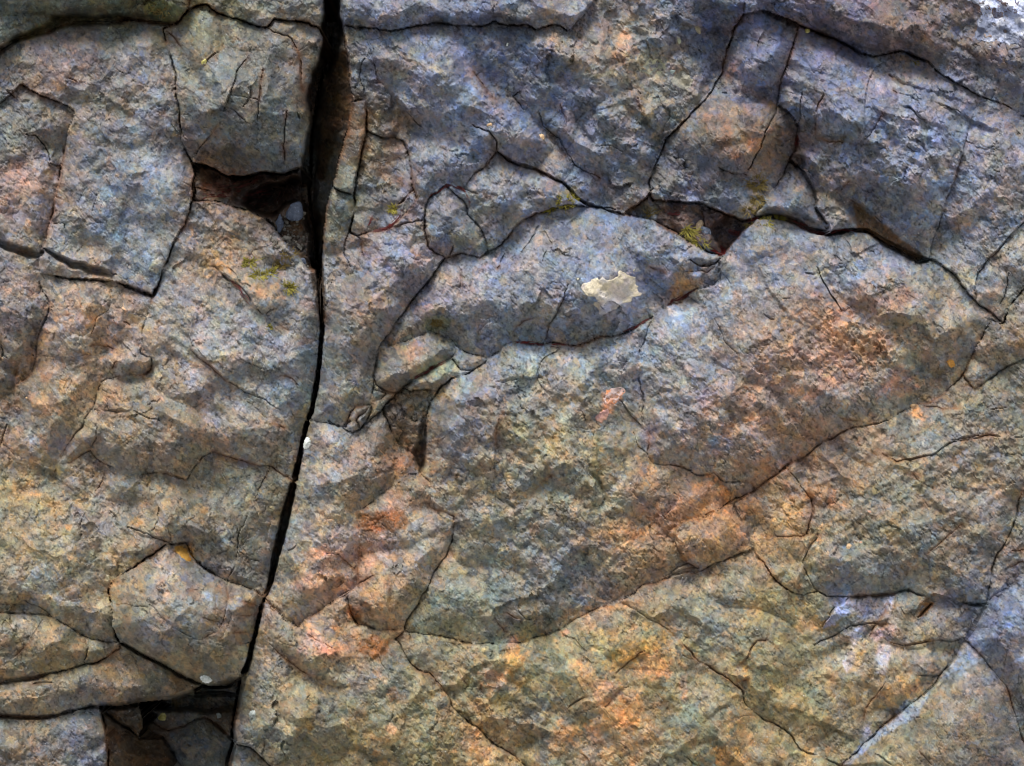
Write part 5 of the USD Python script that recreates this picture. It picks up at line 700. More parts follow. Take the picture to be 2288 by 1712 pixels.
# dark mineral specks and pale grains
dk = smooth01(0.42, 0.72, fbm(X, Y, 5.5, 110, 3, .7) + 0.2 * fbm(X, Y, 60, 113, 2)); TINT *= (1 - 0.6 * dk)[..., None]
TINT *= (1 - 0.45 * crease)[..., None]
# reddish algae film along the damp cracks
damp = np.exp(-np.minimum(dT, dH) / 5) * smooth01(-0.1, 0.6, fbm(X, Y, 70, 115, 3)); k = (0.75 * damp)[..., None]
TINT = TINT * (1 - k) + k * lin((104, 70, 44)) * (0.7 + 0.6 * np.clip(TINT / 0.2, 0.4, 1.4))
TINT = np.clip(TINT, 0.008, 0.85).astype(np.float32)

# ------------------------------------------------------------------ materials
def rock_material(path, rough0, rough1, bump, speck):
    return usdkit.material(stage, path, {
        'geo': ('geometry', {}), 'tint': ('attribute', {'attribute': 'tint'}),
        'n1': ('noise_texture', {'scale': 420, 'detail': 3, 'roughness': 0.65}),
        'r1': ('rgb_ramp', {'ramp': [(0.25, (0.62, 0.62, 0.64)), (0.5, (1.0, 1.0, 1.0)), (0.75, (1.38, 1.36, 1.32))]}),
        'n5': ('noise_texture', {'scale': 38, 'detail': 5, 'roughness': 0.65}),
        'r5': ('rgb_ramp', {'ramp': [(0.3, (0.80, 0.81, 0.84)), (0.5, (1.0, 1.0, 1.0)), (0.7, (1.2, 1.18, 1.15))]}),
        'mul5': ('mix_color', {'blend_type': 'multiply', 'fac': 1.0, 'use_clamp': False}),
        'mul': ('mix_color', {'blend_type': 'multiply', 'fac': 1.0, 'use_clamp': False}),
        'n2': ('noise_texture', {'scale': 300, 'detail': 2, 'roughness': 0.5}),
        'r2': ('rgb_ramp', {'ramp': [(0.70, (0, 0, 0)), (0.76, (speck, speck, speck))]}),
        'add': ('mix_color', {'blend_type': 'mix', 'b': (0.75, 0.75, 0.74)}),
        'n3': ('noise_texture', {'scale': 55, 'detail': 4, 'roughness': 0.6}),
        'mr': ('map_range', {'from_min': 0.3, 'from_max': 0.7, 'to_min': rough0, 'to_max': rough1}),
        'n4': ('noise_texture', {'scale': 260, 'detail': 5, 'roughness': 0.7}),
        'bp': ('bump', {'strength': bump, 'distance': 0.004}),
        'p': ('principled_bsdf', {'specular_ior_level': 0.4, 'diffuse_roughness': 0.4})},
        [('geo.position', 'n1.vector'), ('n1.fac', 'r1.fac'), ('tint.color', 'mul5.a'), ('geo.position', 'n5.vector'), ('n5.fac', 'r5.fac'), ('r5.color', 'mul5.b'), ('mul5.result', 'mul.a'), ('r1.color', 'mul.b'), ('geo.position', 'n2.vector'), ('n2.fac', 'r2.fac'), ('r2.color', 'add.fac'), ('mul.result', 'add.a'),
         ('geo.position', 'n3.vector'), ('n3.fac', 'mr.value'), ('mr.result', 'p.roughness'), ('geo.position', 'n4.vector'), ('n4.fac', 'bp.height'), ('bp.normal', 'p.normal'), ('add.result', 'p.base_color')], surface='p.BSDF')
rock_material('/World/Looks/rock', 0.36, 0.72, 0.32, 0.8)
def plain(path, col, rough=0.7, var=0.3, scale=60, spec=0.4, bump=0.3):
    lo, hi = [c * (1 - var) for c in lin(col)], [min(c * (1 + var), 0.95) for c in lin(col)]
    usdkit.material(stage, path, {'tc': ('texture_coordinate', {}), 'n': ('noise_texture', {'scale': scale, 'detail': 4, 'roughness': 0.6}),
        'r': ('rgb_ramp', {'ramp': [(0.3, lo), (0.7, hi)]}), 'b': ('bump', {'strength': bump, 'distance': 0.002}),
        'p': ('principled_bsdf', {'roughness': rough, 'specular_ior_level': spec})},
        [('tc.object', 'n.vector'), ('n.fac', 'r.fac'), ('r.color', 'p.base_color'), ('n.fac', 'b.height'), ('b.normal', 'p.normal')], surface='p.BSDF')
plain('/World/Looks/beach', (84, 78, 68), .9, .35, 3)

# ------------------------------------------------------------------ the ground and the cliff behind the blocks
gnd = np.array([[-60, -80, 0], [60, -80, 0], [60, 60, 0], [-60, 60, 0]], float)
m = raw_mesh('/World/ground', gnd, np.array([[0, 1, 2, 3]]), '/World/Looks/beach'); tag(m.GetPrim(), kind='structure')
cu, cv = np.meshgrid(np.linspace(-3.6, 3.6, 181), np.linspace(2.6, -2.0, 116))
cpx, cpy = cu * 1e3 + 1144, 856 - cv * 1e3
ox = np.maximum(np.maximum(gx[0] + 12 - cpx, cpx - gx[-1] + 12), 0); oy = np.maximum(np.maximum(gy[0] + 12 - cpy, cpy - gy[-1] + 12), 0)
out = np.hypot(ox, oy)
cw = -0.68 + 0.68 * smooth01(0, 90, out) + 0.05 * fbm(cpx, cpy, 420, 120, 4) * smooth01(0, 120, out) + 0.02 * fbm(cpx, cpy, 110, 125, 4)
cp = np.stack([cu, cv, cw], -1); cn = np.cross(np.gradient(cp, axis=1), -np.gradient(cp, axis=0)); cn /= np.linalg.norm(cn, axis=-1, keepdims=True)
ny, nx = cu.shape; q = (np.arange(ny - 1)[:, None] * nx + np.arange(nx - 1)[None]).ravel()
ct = lin((132, 126, 116)) * np.exp(0.35 * fbm(cpx, cpy, 120, 130, 4))[..., None]
m = raw_mesh('/World/cliff', cp.reshape(-1, 3), np.stack([q, q + nx, q + nx + 1, q + 1], 1), '/World/Looks/rock', cn.reshape(-1, 3), ct.reshape(-1, 3))
m.AddTransformOp().Set(frame(CENTRE)); tag(m.GetPrim(), kind='structure')

# ------------------------------------------------------------------ the blocks themselves, one closed body each
vid = np.arange(NY * NX).reshape(NY, NX)
qown = own[:-1, :-1]
Pf, Nf, Tf = POS.reshape(-1, 3), NRM.reshape(-1, 3), TINT.reshape(-1, 3)
for k, b in enumerate(BL):
    ii, jj = np.nonzero(qown == k)
    if not len(ii): continue
    a = vid[ii, jj]; quad = np.stack([a, a + NX, a + NX + 1, a + 1], 1)
    use, inv = np.unique(quad, return_inverse=True); quad = inv.reshape(-1, 4)
    v = Pf[use]; n = Nf[use]; t = Tf[use]
    # side walls and back
    e = np.concatenate([quad[:, [0, 1]], quad[:, [1, 2]], quad[:, [2, 3]], quad[:, [3, 0]]])
    key = np.minimum(e[:, 0], e[:, 1]) * len(use) + np.maximum(e[:, 0], e[:, 1])
    _, first, cnt = np.unique(key, return_index=True, return_counts=True)
    rim = e[first[cnt == 1]]
    ru, rinv = np.unique(rim, return_inverse=True); rinv = rinv.reshape(rim.shape)
    mid = v.mean(0); back = v[ru].copy(); back[:, :2] += (mid[:2] - back[:, :2]) * 0.01; back[:, 2] = np.minimum(back[:, 2] - 0.02, -0.60)
    front = v[ru].copy()
    nv = len(v); base = np.concatenate([v, front, back, [[mid[0], mid[1], -0.62]]])
    side_n = front - mid; side_n[:, 2] = 0; side_n /= np.linalg.norm(side_n, axis=1, keepdims=True) + 1e-9
    nn = np.concatenate([n, side_n, side_n, [[0, 0, -1]]]); tt = np.concatenate([t, t[ru], t[ru], [t.mean(0)]])
    m_ = len(ru)
    tri = np.concatenate([quad[:, [0, 1, 2]], quad[:, [0, 2, 3]],
                          np.stack([nv + rinv[:, 1], nv + rinv[:, 0], nv + m_ + rinv[:, 0]], 1), np.stack([nv + rinv[:, 1], nv + m_ + rinv[:, 0], nv + m_ + rinv[:, 1]], 1),
                          np.stack([nv + m_ + rinv[:, 1], nv + m_ + rinv[:, 0], np.full(len(rim), nv + 2 * m_)], 1)])
    org = np.array([mid[0], v[:, 1].min(), 0.0])
    me = raw_mesh('/World/' + numbered(b[10]), base - org, tri, '/World/Looks/rock', nn, tt)
    me.AddTransformOp().Set(frame(CENTRE + AU * org[0] + AV * org[1]))
    tag(me.GetPrim(), b[11], {'rock_block': 'rock', 'rock_ledge': 'rock ledge', 'rock_splinter': 'rock', 'rock_chip': 'stone chip', 'boulder': 'boulder', 'rubble': 'rubble'}[b[10]], kind='stuff' if b[10] == 'rubble' else None)

# ------------------------------------------------------------------ small things on the face
def look(path, cols, rough=0.6, scale=80, bump=0.3, translucent=0):
    ramp = [(0.28 + 0.44 * i / max(len(cols) - 1, 1), lin(c)) for i, c in enumerate(cols)]
    n = {'tc': ('texture_coordinate', {}), 'n': ('noise_texture', {'scale': scale, 'detail': 5, 'roughness': 0.65}), 'r': ('rgb_ramp', {'ramp': ramp}),
         'b': ('bump', {'strength': bump, 'distance': 0.002}), 'p': ('principled_bsdf', {'roughness': rough})}
    usdkit.material(stage, path, n, [('tc.object', 'n.vector'), ('n.fac', 'r.fac'), ('r.color', 'p.base_color'), ('n.fac', 'b.height'), ('b.normal', 'p.normal')], surface='p.BSDF')
L = '/World/Looks/'
look(L + 'white_shell', [(150, 158, 142), (226, 230, 222), (248, 248, 244)], .4, 60)
look(L + 'yellow_shell', [(150, 140, 60), (196, 186, 110), (232, 226, 170)], .5, 90)
look(L + 'grey_shell', [(110, 116, 112), (160, 166, 160), (205, 208, 204)], .5, 90)
look(L + 'cream_shell', [(176, 140, 100), (206, 172, 132), (226, 200, 164)], .6, 90)
look(L + 'pink_shell', [(176, 130, 104), (200, 156, 130), (214, 180, 160)], .6, 90)
look(L + 'blue_stone', [(48, 54, 66), (76, 84, 98), (110, 118, 130)], .55, 40, .6)
look(L + 'grey_stone', [(78, 80, 78), (120, 118, 112), (150, 146, 138)], .7, 40, .6)
look(L + 'olive_weed', [(78, 72, 22), (136, 126, 42), (182, 170, 78)], .55, 60, .1)
look(L + 'brown_weed', [(72, 58, 24), (112, 94, 44), (150, 132, 74)], .55, 60, .1)
look(L + 'dark_weed', [(30, 20, 12), (52, 36, 20), (84, 62, 36)], .5, 60, .1)
look(L + 'red_algae', [(48, 14, 12), (92, 24, 22), (130, 48, 40)], .45, 60, .1)

def put(name, v, f, mat, org, label, cat, group=None, kind=None, normals=None, tint=None, parent=None, smooth=True):
    """One mesh, v in millimetres on the sheet frame (x right, y up, z out) about org = (x, y, h)."""
    w = org[2] * 1e-3; k = 1 - w / DIST
    o = CENTRE + AU * ((org[0] - 1144) * 1e-3 * k) + AV * ((856 - org[1]) * 1e-3 * k) + AN * w
    v = np.asarray(v, float) * 1e-3; f = np.asarray(f)
    if normals is None and smooth:
        tri = f if f.shape[1] == 3 else np.vstack([f[:, [0, 1, 2]], f[:, [0, 2, 3]]])
        fn = np.cross(v[tri[:, 1]] - v[tri[:, 0]], v[tri[:, 2]] - v[tri[:, 0]]); normals = np.zeros_like(v)
        for c in range(3): np.add.at(normals, tri[:, c], fn)
        normals /= np.linalg.norm(normals, axis=1, keepdims=True) + 1e-12
    me = raw_mesh('/World/' + numbered(name), v, f, mat, normals, tint)
    me.AddTransformOp().Set(frame(o)); tag(me.GetPrim(), label, cat, group, kind); return me

def limpet(tile, x, y, rx, ry, turn, high, mat, label, h=None, ribs=15, seed=0, name='limpet_shell'):
    px, py = pic(tile, x, y); h = (max(height_s(px, py) - 0.5, height_s(px, py - ry) - 8) if h is None else h)
    r = np.random.default_rng(900 + seed); na, nr = 60, 12
    a = np.linspace(0, 2 * np.pi, na, endpoint=False); t = np.linspace(0.02, 1, nr)
    A, T = np.meshgrid(a, t)
    rib = 1 + T * (0.07 * np.cos(ribs * A + 0.5) + 0.06 * np.cos(3 * A + r.uniform(0, 6)))
    xx = rx * T * rib * np.cos(A); yy = ry * T * rib * np.sin(A) + 0.16 * ry * (1 - T)
    zz = high * (1 - T ** 1.5) + 0.05 * high * T * np.cos(ribs * A + 0.5) + 0.04 * high * np.sin(9 * T)
    c, s_ = math.cos(math.radians(turn)), math.sin(math.radians(turn))
    v = np.stack([xx * c - yy * s_, xx * s_ + yy * c, zz], -1).reshape(-1, 3)
    i = np.arange(nr - 1)[:, None] * na + np.arange(na)[None]; j = np.arange(nr - 1)[:, None] * na + (np.arange(na)[None] + 1) % na
    f = np.concatenate([np.stack([i.ravel(), (i + na).ravel(), (j + na).ravel()], 1), np.stack([i.ravel(), (j + na).ravel(), j.ravel()], 1)])
    n0 = len(v); v = np.concatenate([v, [[0, 0, v[:na, 2].mean() + 0.1], [0, 0, -1.0]]])
    k = np.arange(na); f = np.concatenate([f, np.stack([np.full(na, n0), k, (k + 1) % na], 1), np.stack([np.full(na, n0 + 1), n0 - na + (k + 1) % na, n0 - na + k], 1)])
    return put(name, v, f, mat, (px, py, h), label, 'shell', 'shells on the rock face')

SHELLS = [
 ('B1', 1892, 1200, 8, 14.5, -14, 8, 'white_shell', 'white shell lodged in the crevice at mid height', 6),
 ('C1', 1272, 1118, 14.5, 9.5, -8, 8, 'white_shell', 'bright white shell at the lower lip of the overhanging bulge', None),
 ('A1', 1258, 382, 5.5, 8, -30, 5, 'yellow_shell', 'small yellow-white shell on the dark block scored by cracks, upper left', None),
 ('C1', 1565, 1335, 12, 9, 10, 7, 'grey_shell', 'grey limpet with a pale rim on the grey-green block, right of the crevice foot', None),
 ('C1', 1005, 1352, 13, 10, 0, 7, 'yellow_shell', 'yellowish limpet in the shade of the hollow at lower left', None),
 ('C1', 1347, 1352, 7.5, 11, 0, 6, 'grey_shell', 'grey upright oval limpet in the shade, right side of the hollow', None),
 ('A2', 1075, 275, 2.6, 4.2, -20, 2.5, 'white_shell', 'tiny white barnacle on the blue-grey mass below the top centre crack', None),
 ('A2', 1280, 850, 10, 8, 30, 5, 'cream_shell', 'cream limpet on the blue ridge, upper centre', None),
 ('A2', 965, 772, 6.5, 5.5, 0, 4, 'cream_shell', 'little orange-cream limpet left of the larger cream one', None),
 ('C3', 1245, 92, 8, 4.6, 8, 2.5, 'pink_shell', 'flat oval pinkish limpet on the wide grey-brown block, lower right', None),
 ('C3', 1130, 305, 7, 8, 20, 3, 'cream_shell', 'round pale limpet on the wide grey-brown block, above the lilac broken faces', None),
 ('C3', 1200, 280, 4, 4, 0, 2.5, 'pink_shell', 'tiny pale barnacle beside the round pale limpet, lower right', None),
 ('B3', 1522, 968, 6.5, 5, 20, 6, 'cream_shell', 'small cream shell sitting on the long diagonal crack, right', None),
 ('A3', 872, 190, 6, 6, 20, 5, 'yellow_shell', 'yellowish shell at the start of the dark crack under the top right slab', None),
 ('B1', 165, 920, 3, 3, 0, 2, 'cream_shell', 'tiny cream barnacle on the left panel', None),
]
for i, (t, x, y, rx, ry, turn, hi, mt, lb, hh) in enumerate(SHELLS): limpet(t, x, y, rx, ry, turn, hi, L + mt, lb, hh, 11 + i % 5, i)

_ico = trimesh.creation.icosphere(subdivisions=4)
def pebble(tile, x, y, rx, ry, turn, h, mat, label, seed, thick=0.7):
    px, py = pic(tile, x, y); v = np.array(_ico.vertices); r = np.random.default_rng(400 + seed)
    for _ in range(9):                                   # knock flat faces off a ball
        d = r.normal(size=3); d /= np.linalg.norm(d); cut = r.uniform(0.62, 0.86); over = np.maximum(v @ d - cut, 0); v -= over[:, None] * d * 0.92
    for q_ in range(6):
        d = r.normal(size=3) * r.uniform(1.5, 5); v = v * (1 + 0.05 * np.sin(v @ d + r.uniform(0, 6)))[:, None]
    v = v * [rx, ry, min(rx, ry) * thick]
    c, s_ = math.cos(math.radians(turn)), math.sin(math.radians(turn)); v = np.stack([v[:, 0] * c - v[:, 1] * s_, v[:, 0] * s_ + v[:, 1] * c, v[:, 2]], 1)
    col = {'blue_stone': (88, 96, 112), 'grey_stone': (112, 108, 100), 'cream_shell': (168, 146, 118)}[mat.split('/')[-1]]
    put('stone', v, np.array(_ico.faces), L + 'rock', (px, py, h), label, 'stone', 'loose stones lodged in the crevice', None, None, lin(col) * np.exp(0.28 * r.normal(size=(len(v), 1))))
for i, (x, y, rx, ry, turn, lb, mt) in enumerate([
 (590, 525, 20, 25, -30, 'bluish oval stone wedged in the black cavity, biggest of the loose stones', 'blue_stone'),
 (402, 685, 9.5, 25, -18, 'narrow upright bluish stone left of the biggest loose stone', 'blue_stone'),
 (500, 845, 11, 6, -20, 'small flat grey stone just below the narrow upright one', 'grey_stone'),
 (700, 1130, 9, 8, 10, 'small grey stone in the gully, lowest of the loose stones', 'blue_stone'),
 (742, 880, 4.5, 4, 0, 'tiny round pebble in the middle of the dark gully', 'grey_stone'),
 (650, 940, 11, 4.5, -50, 'thin slanting chip in the dark gully', 'grey_stone')]):
    px, py = pic('Z4', x, y); pebble('Z4', x, y, rx, ry, turn, max(height_s(px, py) + 4, -150), L + mt, lb, i)
pebble('Z8', 630, 350, 8, 13, -20, height_s(*pic('Z8', 630, 350)) + 3, L + 'cream_shell', 'small cream stone lodged in the dark sunken wedge', 20)
pebble('Z8', 700, 430, 11, 14, 20, height_s(*pic('Z8', 700, 430)) + 1, L + 'blue_stone', 'bluish stone beside the cream one in the dark sunken wedge', 21)
pebble('C1', 470, 1328, 12, 5, 25, height_s(*pic('C1', 470, 1328)) + 3, L + 'grey_stone', 'flat stone lying in the gap above the bottom left block', 22, .9)

# grit and crumbs of stone lying in the gully (too small and many to pick apart)
r_g = np.random.default_rng(88); gv, gf, gt = [], [], []; ball = trimesh.creation.icosphere(subdivisions=1); g0 = pic('A1', 1850, 1480); h0_ = height_s(*g0)
for k in range(170):
    gxx, gyy = pic('A1', r_g.uniform(1700, 1970), r_g.uniform(1290, 1660)); w_ = r_g.uniform(1.6, 5.2)
    if height_s(gxx, gyy) < -215: continue
    vv = np.array(ball.vertices) * w_ * r_g.uniform(.6, 1.2, 3) * (1 + .18 * r_g.normal(size=(len(ball.vertices), 1))); gf.append(np.array(ball.faces) + sum(map(len, gv)))
    gv.append(vv + [gxx - g0[0], g0[1] - gyy, height_s(gxx, gyy) - h0_ + w_ * .4]); gt.append(np.tile(lin((104, 98, 88)) * math.exp(r_g.normal(0, .35)), (len(vv), 1)))
put('grit', np.concatenate(gv), np.concatenate(gf), L + 'rock', (*g0, h0_), 'grit and crumbs of stone lying in the gully of the crevice', 'grit', None, 'stuff', None, np.concatenate(gt))

# seaweed: bundles of thin forked fronds
def tubes(paths, radii, sides=4):
    V, F, n = [], [], 0
    for P, R_ in zip(paths, radii):
        P = np.asarray(P, float); T = np.gradient(P, axis=0); T /= np.linalg.norm(T, axis=1, keepdims=True) + 1e-9
        up = np.array([0.3, 0.2, 0.93]); S = np.cross(T, up); S /= np.linalg.norm(S, axis=1, keepdims=True) + 1e-9; B = np.cross(S, T)
        a = np.linspace(0, 2 * np.pi, sides, endpoint=False); rad = np.linspace(1, 0.35, len(P))[:, None, None] * R_
        ring = P[:, None] + rad * (np.cos(a)[None, :, None] * S[:, None] + np.sin(a)[None, :, None] * B[:, None])
        V.append(ring.reshape(-1, 3)); m = len(P)
        i = (np.arange(m - 1)[:, None] * sides + np.arange(sides)[None]).ravel(); j = (np.arange(m - 1)[:, None] * sides + (np.arange(sides)[None] + 1) % sides).ravel()
        F.append(np.concatenate([np.stack([i, i + sides, j + sides], 1), np.stack([i, j + sides, j], 1)]) + n); n += m * sides
    return np.concatenate(V), np.concatenate(F)
def tuft(tile, x, y, spread, length, count, mat, label, seed, lean=(0, -0.25), rad=1.0, h=None):
    px, py = pic(tile, x, y); h = height_s(px, py) if h is None else h; r = np.random.default_rng(1500 + seed)
    paths, radii = [], []
    for k in range(count):
        a = r.uniform(0, 2 * np.pi); q = spread * math.sqrt(r.uniform()); bx, by = q * math.cos(a), 0.6 * q * math.sin(a)
        d = np.array([math.cos(a) * r.uniform(.3, 1) + lean[0], math.sin(a) * r.uniform(.3, 1) + lean[1]]); ln = length * r.uniform(.5, 1.1)
        t = np.linspace(0, 1, 7); bend = r.normal(0, .35, 2); z0 = height_s(px + bx, py - by) - h
        P = np.stack([bx + ln * t * (d[0] + bend[0] * t), by + ln * t * (d[1] + bend[1] * t), z0 - 1 + ln * (1.1 * t - 0.5 * t * t) * r.uniform(.4, 1.3)], 1)
        paths.append(P); radii.append(rad * r.uniform(.7, 1.3))
        for _ in range(2):                                  # side branchlets
            i0 = r.integers(2, 5); e = np.array([*r.normal(0, .6, 2), r.uniform(0, .6)]) + [d[0] * .6, d[1] * .6, 0]; l2 = ln * r.uniform(.25, .5); t2_ = np.linspace(0, 1, 5)[:, None]
            paths.append(P[i0] + t2_ * l2 * e); radii.append(rad * .75)
    v, f = tubes(paths, radii); put('seaweed_tuft', v, f, mat, (px, py, h), label, 'seaweed', 'seaweed tufts rooted in the cracks')
TUFTS = [
 ('Z4', 40, 1140, 11, 17, 34, 'olive_weed', 'olive seaweed tuft on the tan slab left of the crevice, leftmost of its cluster', (0, -.2)),
 ('Z4', 150, 1300, 13, 17, 38, 'olive_weed', 'bright olive tuft below the leftmost one, left of the crevice', (.1, -.2)),
 ('Z4', 290, 1270, 10, 15, 26, 'olive_weed', 'small olive tuft in the middle of the cluster left of the crevice', (.2, 0)),
 ('Z4', 430, 1170, 12, 16, 34, 'brown_weed', 'darker tuft nearest the crevice, under the loose stones', (-.1, .1)),
 ('Z4', 540, 1040, 12, 14, 24, 'brown_weed', 'dark olive fringe at the top of the cluster, beside the gully', (0, .1)),
 ('Z4', 510, 1440, 12, 18, 36, 'olive_weed', 'olive tuft at the bottom right of the cluster, above an ochre patch', (.15, -.3)),
 ('B1', 1660, 485, 4, 9, 14, 'olive_weed', 'tiny olive sprig on the tan slab below the cluster', (0, -.2)),
 ('A2', 368, 1290, 8, 12, 26, 'olive_weed', 'olive tuft in the brown hollowed face right of the crevice', (0, 0)),
 ('A2', 1430, 1255, 14, 15, 40, 'olive_weed', 'yellow-green tuft on the top edge of the white-patched boulder, left of its middle', (.1, .1)),
 ('A2', 1340, 1285, 10, 11, 22, 'olive_weed', 'low yellow-green fringe trailing left along the top of the white-patched boulder', (-.5, 0)),
 ('A2', 1500, 1225, 8, 13, 20, 'olive_weed', 'small yellow-green sprig reaching up from the boulder tuft into the dark crack', (.2, .5)),
 ('A2', 1955, 1318, 9, 16, 18, 'brown_weed', 'thin straw-coloured strands at the lip of the dark sunken wedge', (.3, .3)),
 ('A3', 560, 1140, 17, 22, 44, 'brown_weed', 'fibrous brown tuft on the small hump under the black hole', (0, .1)),
 ('A3', 560, 1230, 12, 17, 28, 'brown_weed', 'fibrous brown strands hanging lower on the small hump', (.1, -.4)),
 ('Z8', 470, 410, 9, 22, 26, 'olive_weed', 'upper half of a long yellow-green tuft drooping along the sunken wedge', (.5, -.7)),
 ('Z8', 590, 540, 8, 22, 24, 'olive_weed', 'lower half of a long yellow-green tuft drooping along the sunken wedge', (.35, -.6)),
 ('Z8', 1290, 350, 9, 12, 22, 'brown_weed', 'grey-brown curl of weed at the top left shoulder of the pitted boulder', (-.3, -.2)),
 ('Z8', 1430, 320, 13, 13, 40, 'olive_weed', 'thick yellow-green fringe along the top edge of the pitted boulder', (.1, .1)),
 ('Z8', 1600, 270, 9, 12, 24, 'olive_weed', 'yellow-green sprig at the right end of the fringe on the pitted boulder', (.1, .2)),
 ('Z8', 1230, 170, 9, 13, 20, 'brown_weed', 'brown sprig under the small hump, above the pitted boulder', (0, -.2)),
 ('Z1', 80, 1260, 5, 7, 14, 'olive_weed', 'yellowish sprig under the top right slab', (0, 0)),
 ('A1', 1000, 60, 22, 8, 60, 'brown_weed', 'low dark mossy growth on the overhanging block at the top edge', (0, 0)),
 ('B2', 640, 455, 13, 6, 60, 'brown_weed', 'low green mossy growth on the squat dark lump', (0, 0)),
]
for i, (t, x, y, sp, ln, ct_, mt, lb, lean) in enumerate(TUFTS): tuft(t, x, y, sp, ln * 0.95, int(ct_ * 2.2), L + mt, lb, i, lean, 1.05)

def strands(tile, pts, width, count, mat, label, seed, rad=0.9, sink=0.0, name='algae_strands', cat='red algae', step=6.0, kind=None):
    P = parse(tile, pts, 0)[:, :2]; r = np.random.default_rng(2300 + seed); seg = np.hypot(*np.diff(P, axis=0).T); S = np.r_[0, np.cumsum(seg)]
    ox_, oy_ = P.mean(0); h0 = height_s(ox_, oy_); paths, radii = [], []
    for k in range(count):
        a = r.uniform(0, S[-1] * .8); b = min(S[-1], a + r.uniform(14, 46)); n = max(int((b - a) / step), 4); t = np.linspace(a, b, n)
        x = np.interp(t, S, P[:, 0]) + r.normal(0, width) + np.cumsum(r.normal(0, .9, n)); y = np.interp(t, S, P[:, 1]) + r.normal(0, width) + np.cumsum(r.normal(0, .9, n))
        z = np.array([height_s(p, q) for p, q in zip(x, y)]); z = ndimage.gaussian_filter1d(z, 1.0, mode='nearest') + r.uniform(0.4, 3) - sink
        paths.append(np.stack([x - ox_, oy_ - y, z - h0], 1)); radii.append(rad * r.uniform(.6, 1.4))
    v, f = tubes(paths, radii); put(name, v, f, mat, (ox_, oy_, h0), label, cat, 'algae in the cracks', kind)
ST = [
 ('A1', '1250,1215 1400,1190 1560,1130 1720,1110', 7, 60, 'dark_weed', 'dark stringy growth over the upper side of the sunken ledge'),
 ('Z8', '660,590 760,650 850,690 910,720 930,640 870,560 800,460', 3.2, 60, 'red_algae', 'crimson algae lining the bottom corner of the dark sunken wedge'),
 ('Z8', '200,190 320,210 450,215', 3, 20, 'red_algae', 'crimson streaks of algae in the upper left of the dark sunken wedge'),
 ('Z8', '1000,400 1060,450 1120,470', 3, 16, 'red_algae', 'crimson algae on the right side of the dark sunken wedge'),
 ('Z8', '1160,250 1260,280 1340,270', 2.4, 18, 'red_algae', 'rust-red algae in the crack above the fringe of the pitted boulder'),
 ('A3', '770,1345 900,1410 1000,1435 1100,1405 1200,1420', 2.2, 34, 'red_algae', 'dark red algae along the overhung crack above the pitted boulder'),
 ('A3', '815,830 805,900', 1.6, 9, 'red_algae', 'short red streak of algae above the small black hole'),
 ('A2', '225,1425 330,1415 410,1350 440,1290', 1.8, 22, 'red_algae', 'red algae in the curved crack below the brown hollowed face'),
 ('A2', '210,1415 245,1340', 1.0, 6, 'red_algae', 'single red strand climbing from the curved crack'),
 ('A2', '580,1215 650,1180 700,1140 800,1165 850,1260', 1.4, 18, 'red_algae', 'rusty algae along the crack over the small rounded boulder'),
 ('B2', '1090,575 1180,578 1280,595 1400,590 1460,602', 1.6, 26, 'red_algae', 'red algae along the crack under the white-patched boulder'),
 ('B2', '1760,530 1850,490 1950,430', 1.4, 14, 'red_algae', 'rust-coloured algae at the right part of the crack under the white-patched boulder'),
 ('B3', '0,350 60,315 180,255', 2.2, 18, 'red_algae', 'rusty algae in the crack left of the pitted boulder'),
 ('A1', '1330,1240 1480,1200 1600,1150 1720,1090', 9, 70, 'red_algae', 'dark red algae matted over the sunken ledge left of the crevice'),
 ('B1', '1370,150 1480,240 1560,350', 1.6, 14, 'red_algae', 'dark red film in the curved crack under the ochre lump, left of the crevice'),
 ('B2', '500,800 570,760 700,690', 1.6, 14, 'red_algae', 'reddish algae in the crack under the squat dark lump'),
]
for i, (t, p, w_, n_, mt, lb) in enumerate(ST): strands(t, p, w_, n_, L + mt, lb, i, 0.75)
strands('A1', '1900,1120 1905,1300 1930,1480 1960,1655', 7, 130, L + 'dark_weed', 'dark brown stringy weed hanging in the crevice below the black cavity', 40, 1.0, 0, 'weed_strands', 'seaweed', 6.0, 'stuff')
strands('B1', '1950,100 1975,250 1990,420', 5, 80, L + 'dark_weed', 'dark brown stringy weed further down the crevice beside the olive tufts', 41, 0.9, 0, 'weed_strands', 'seaweed', 6.0, 'stuff')

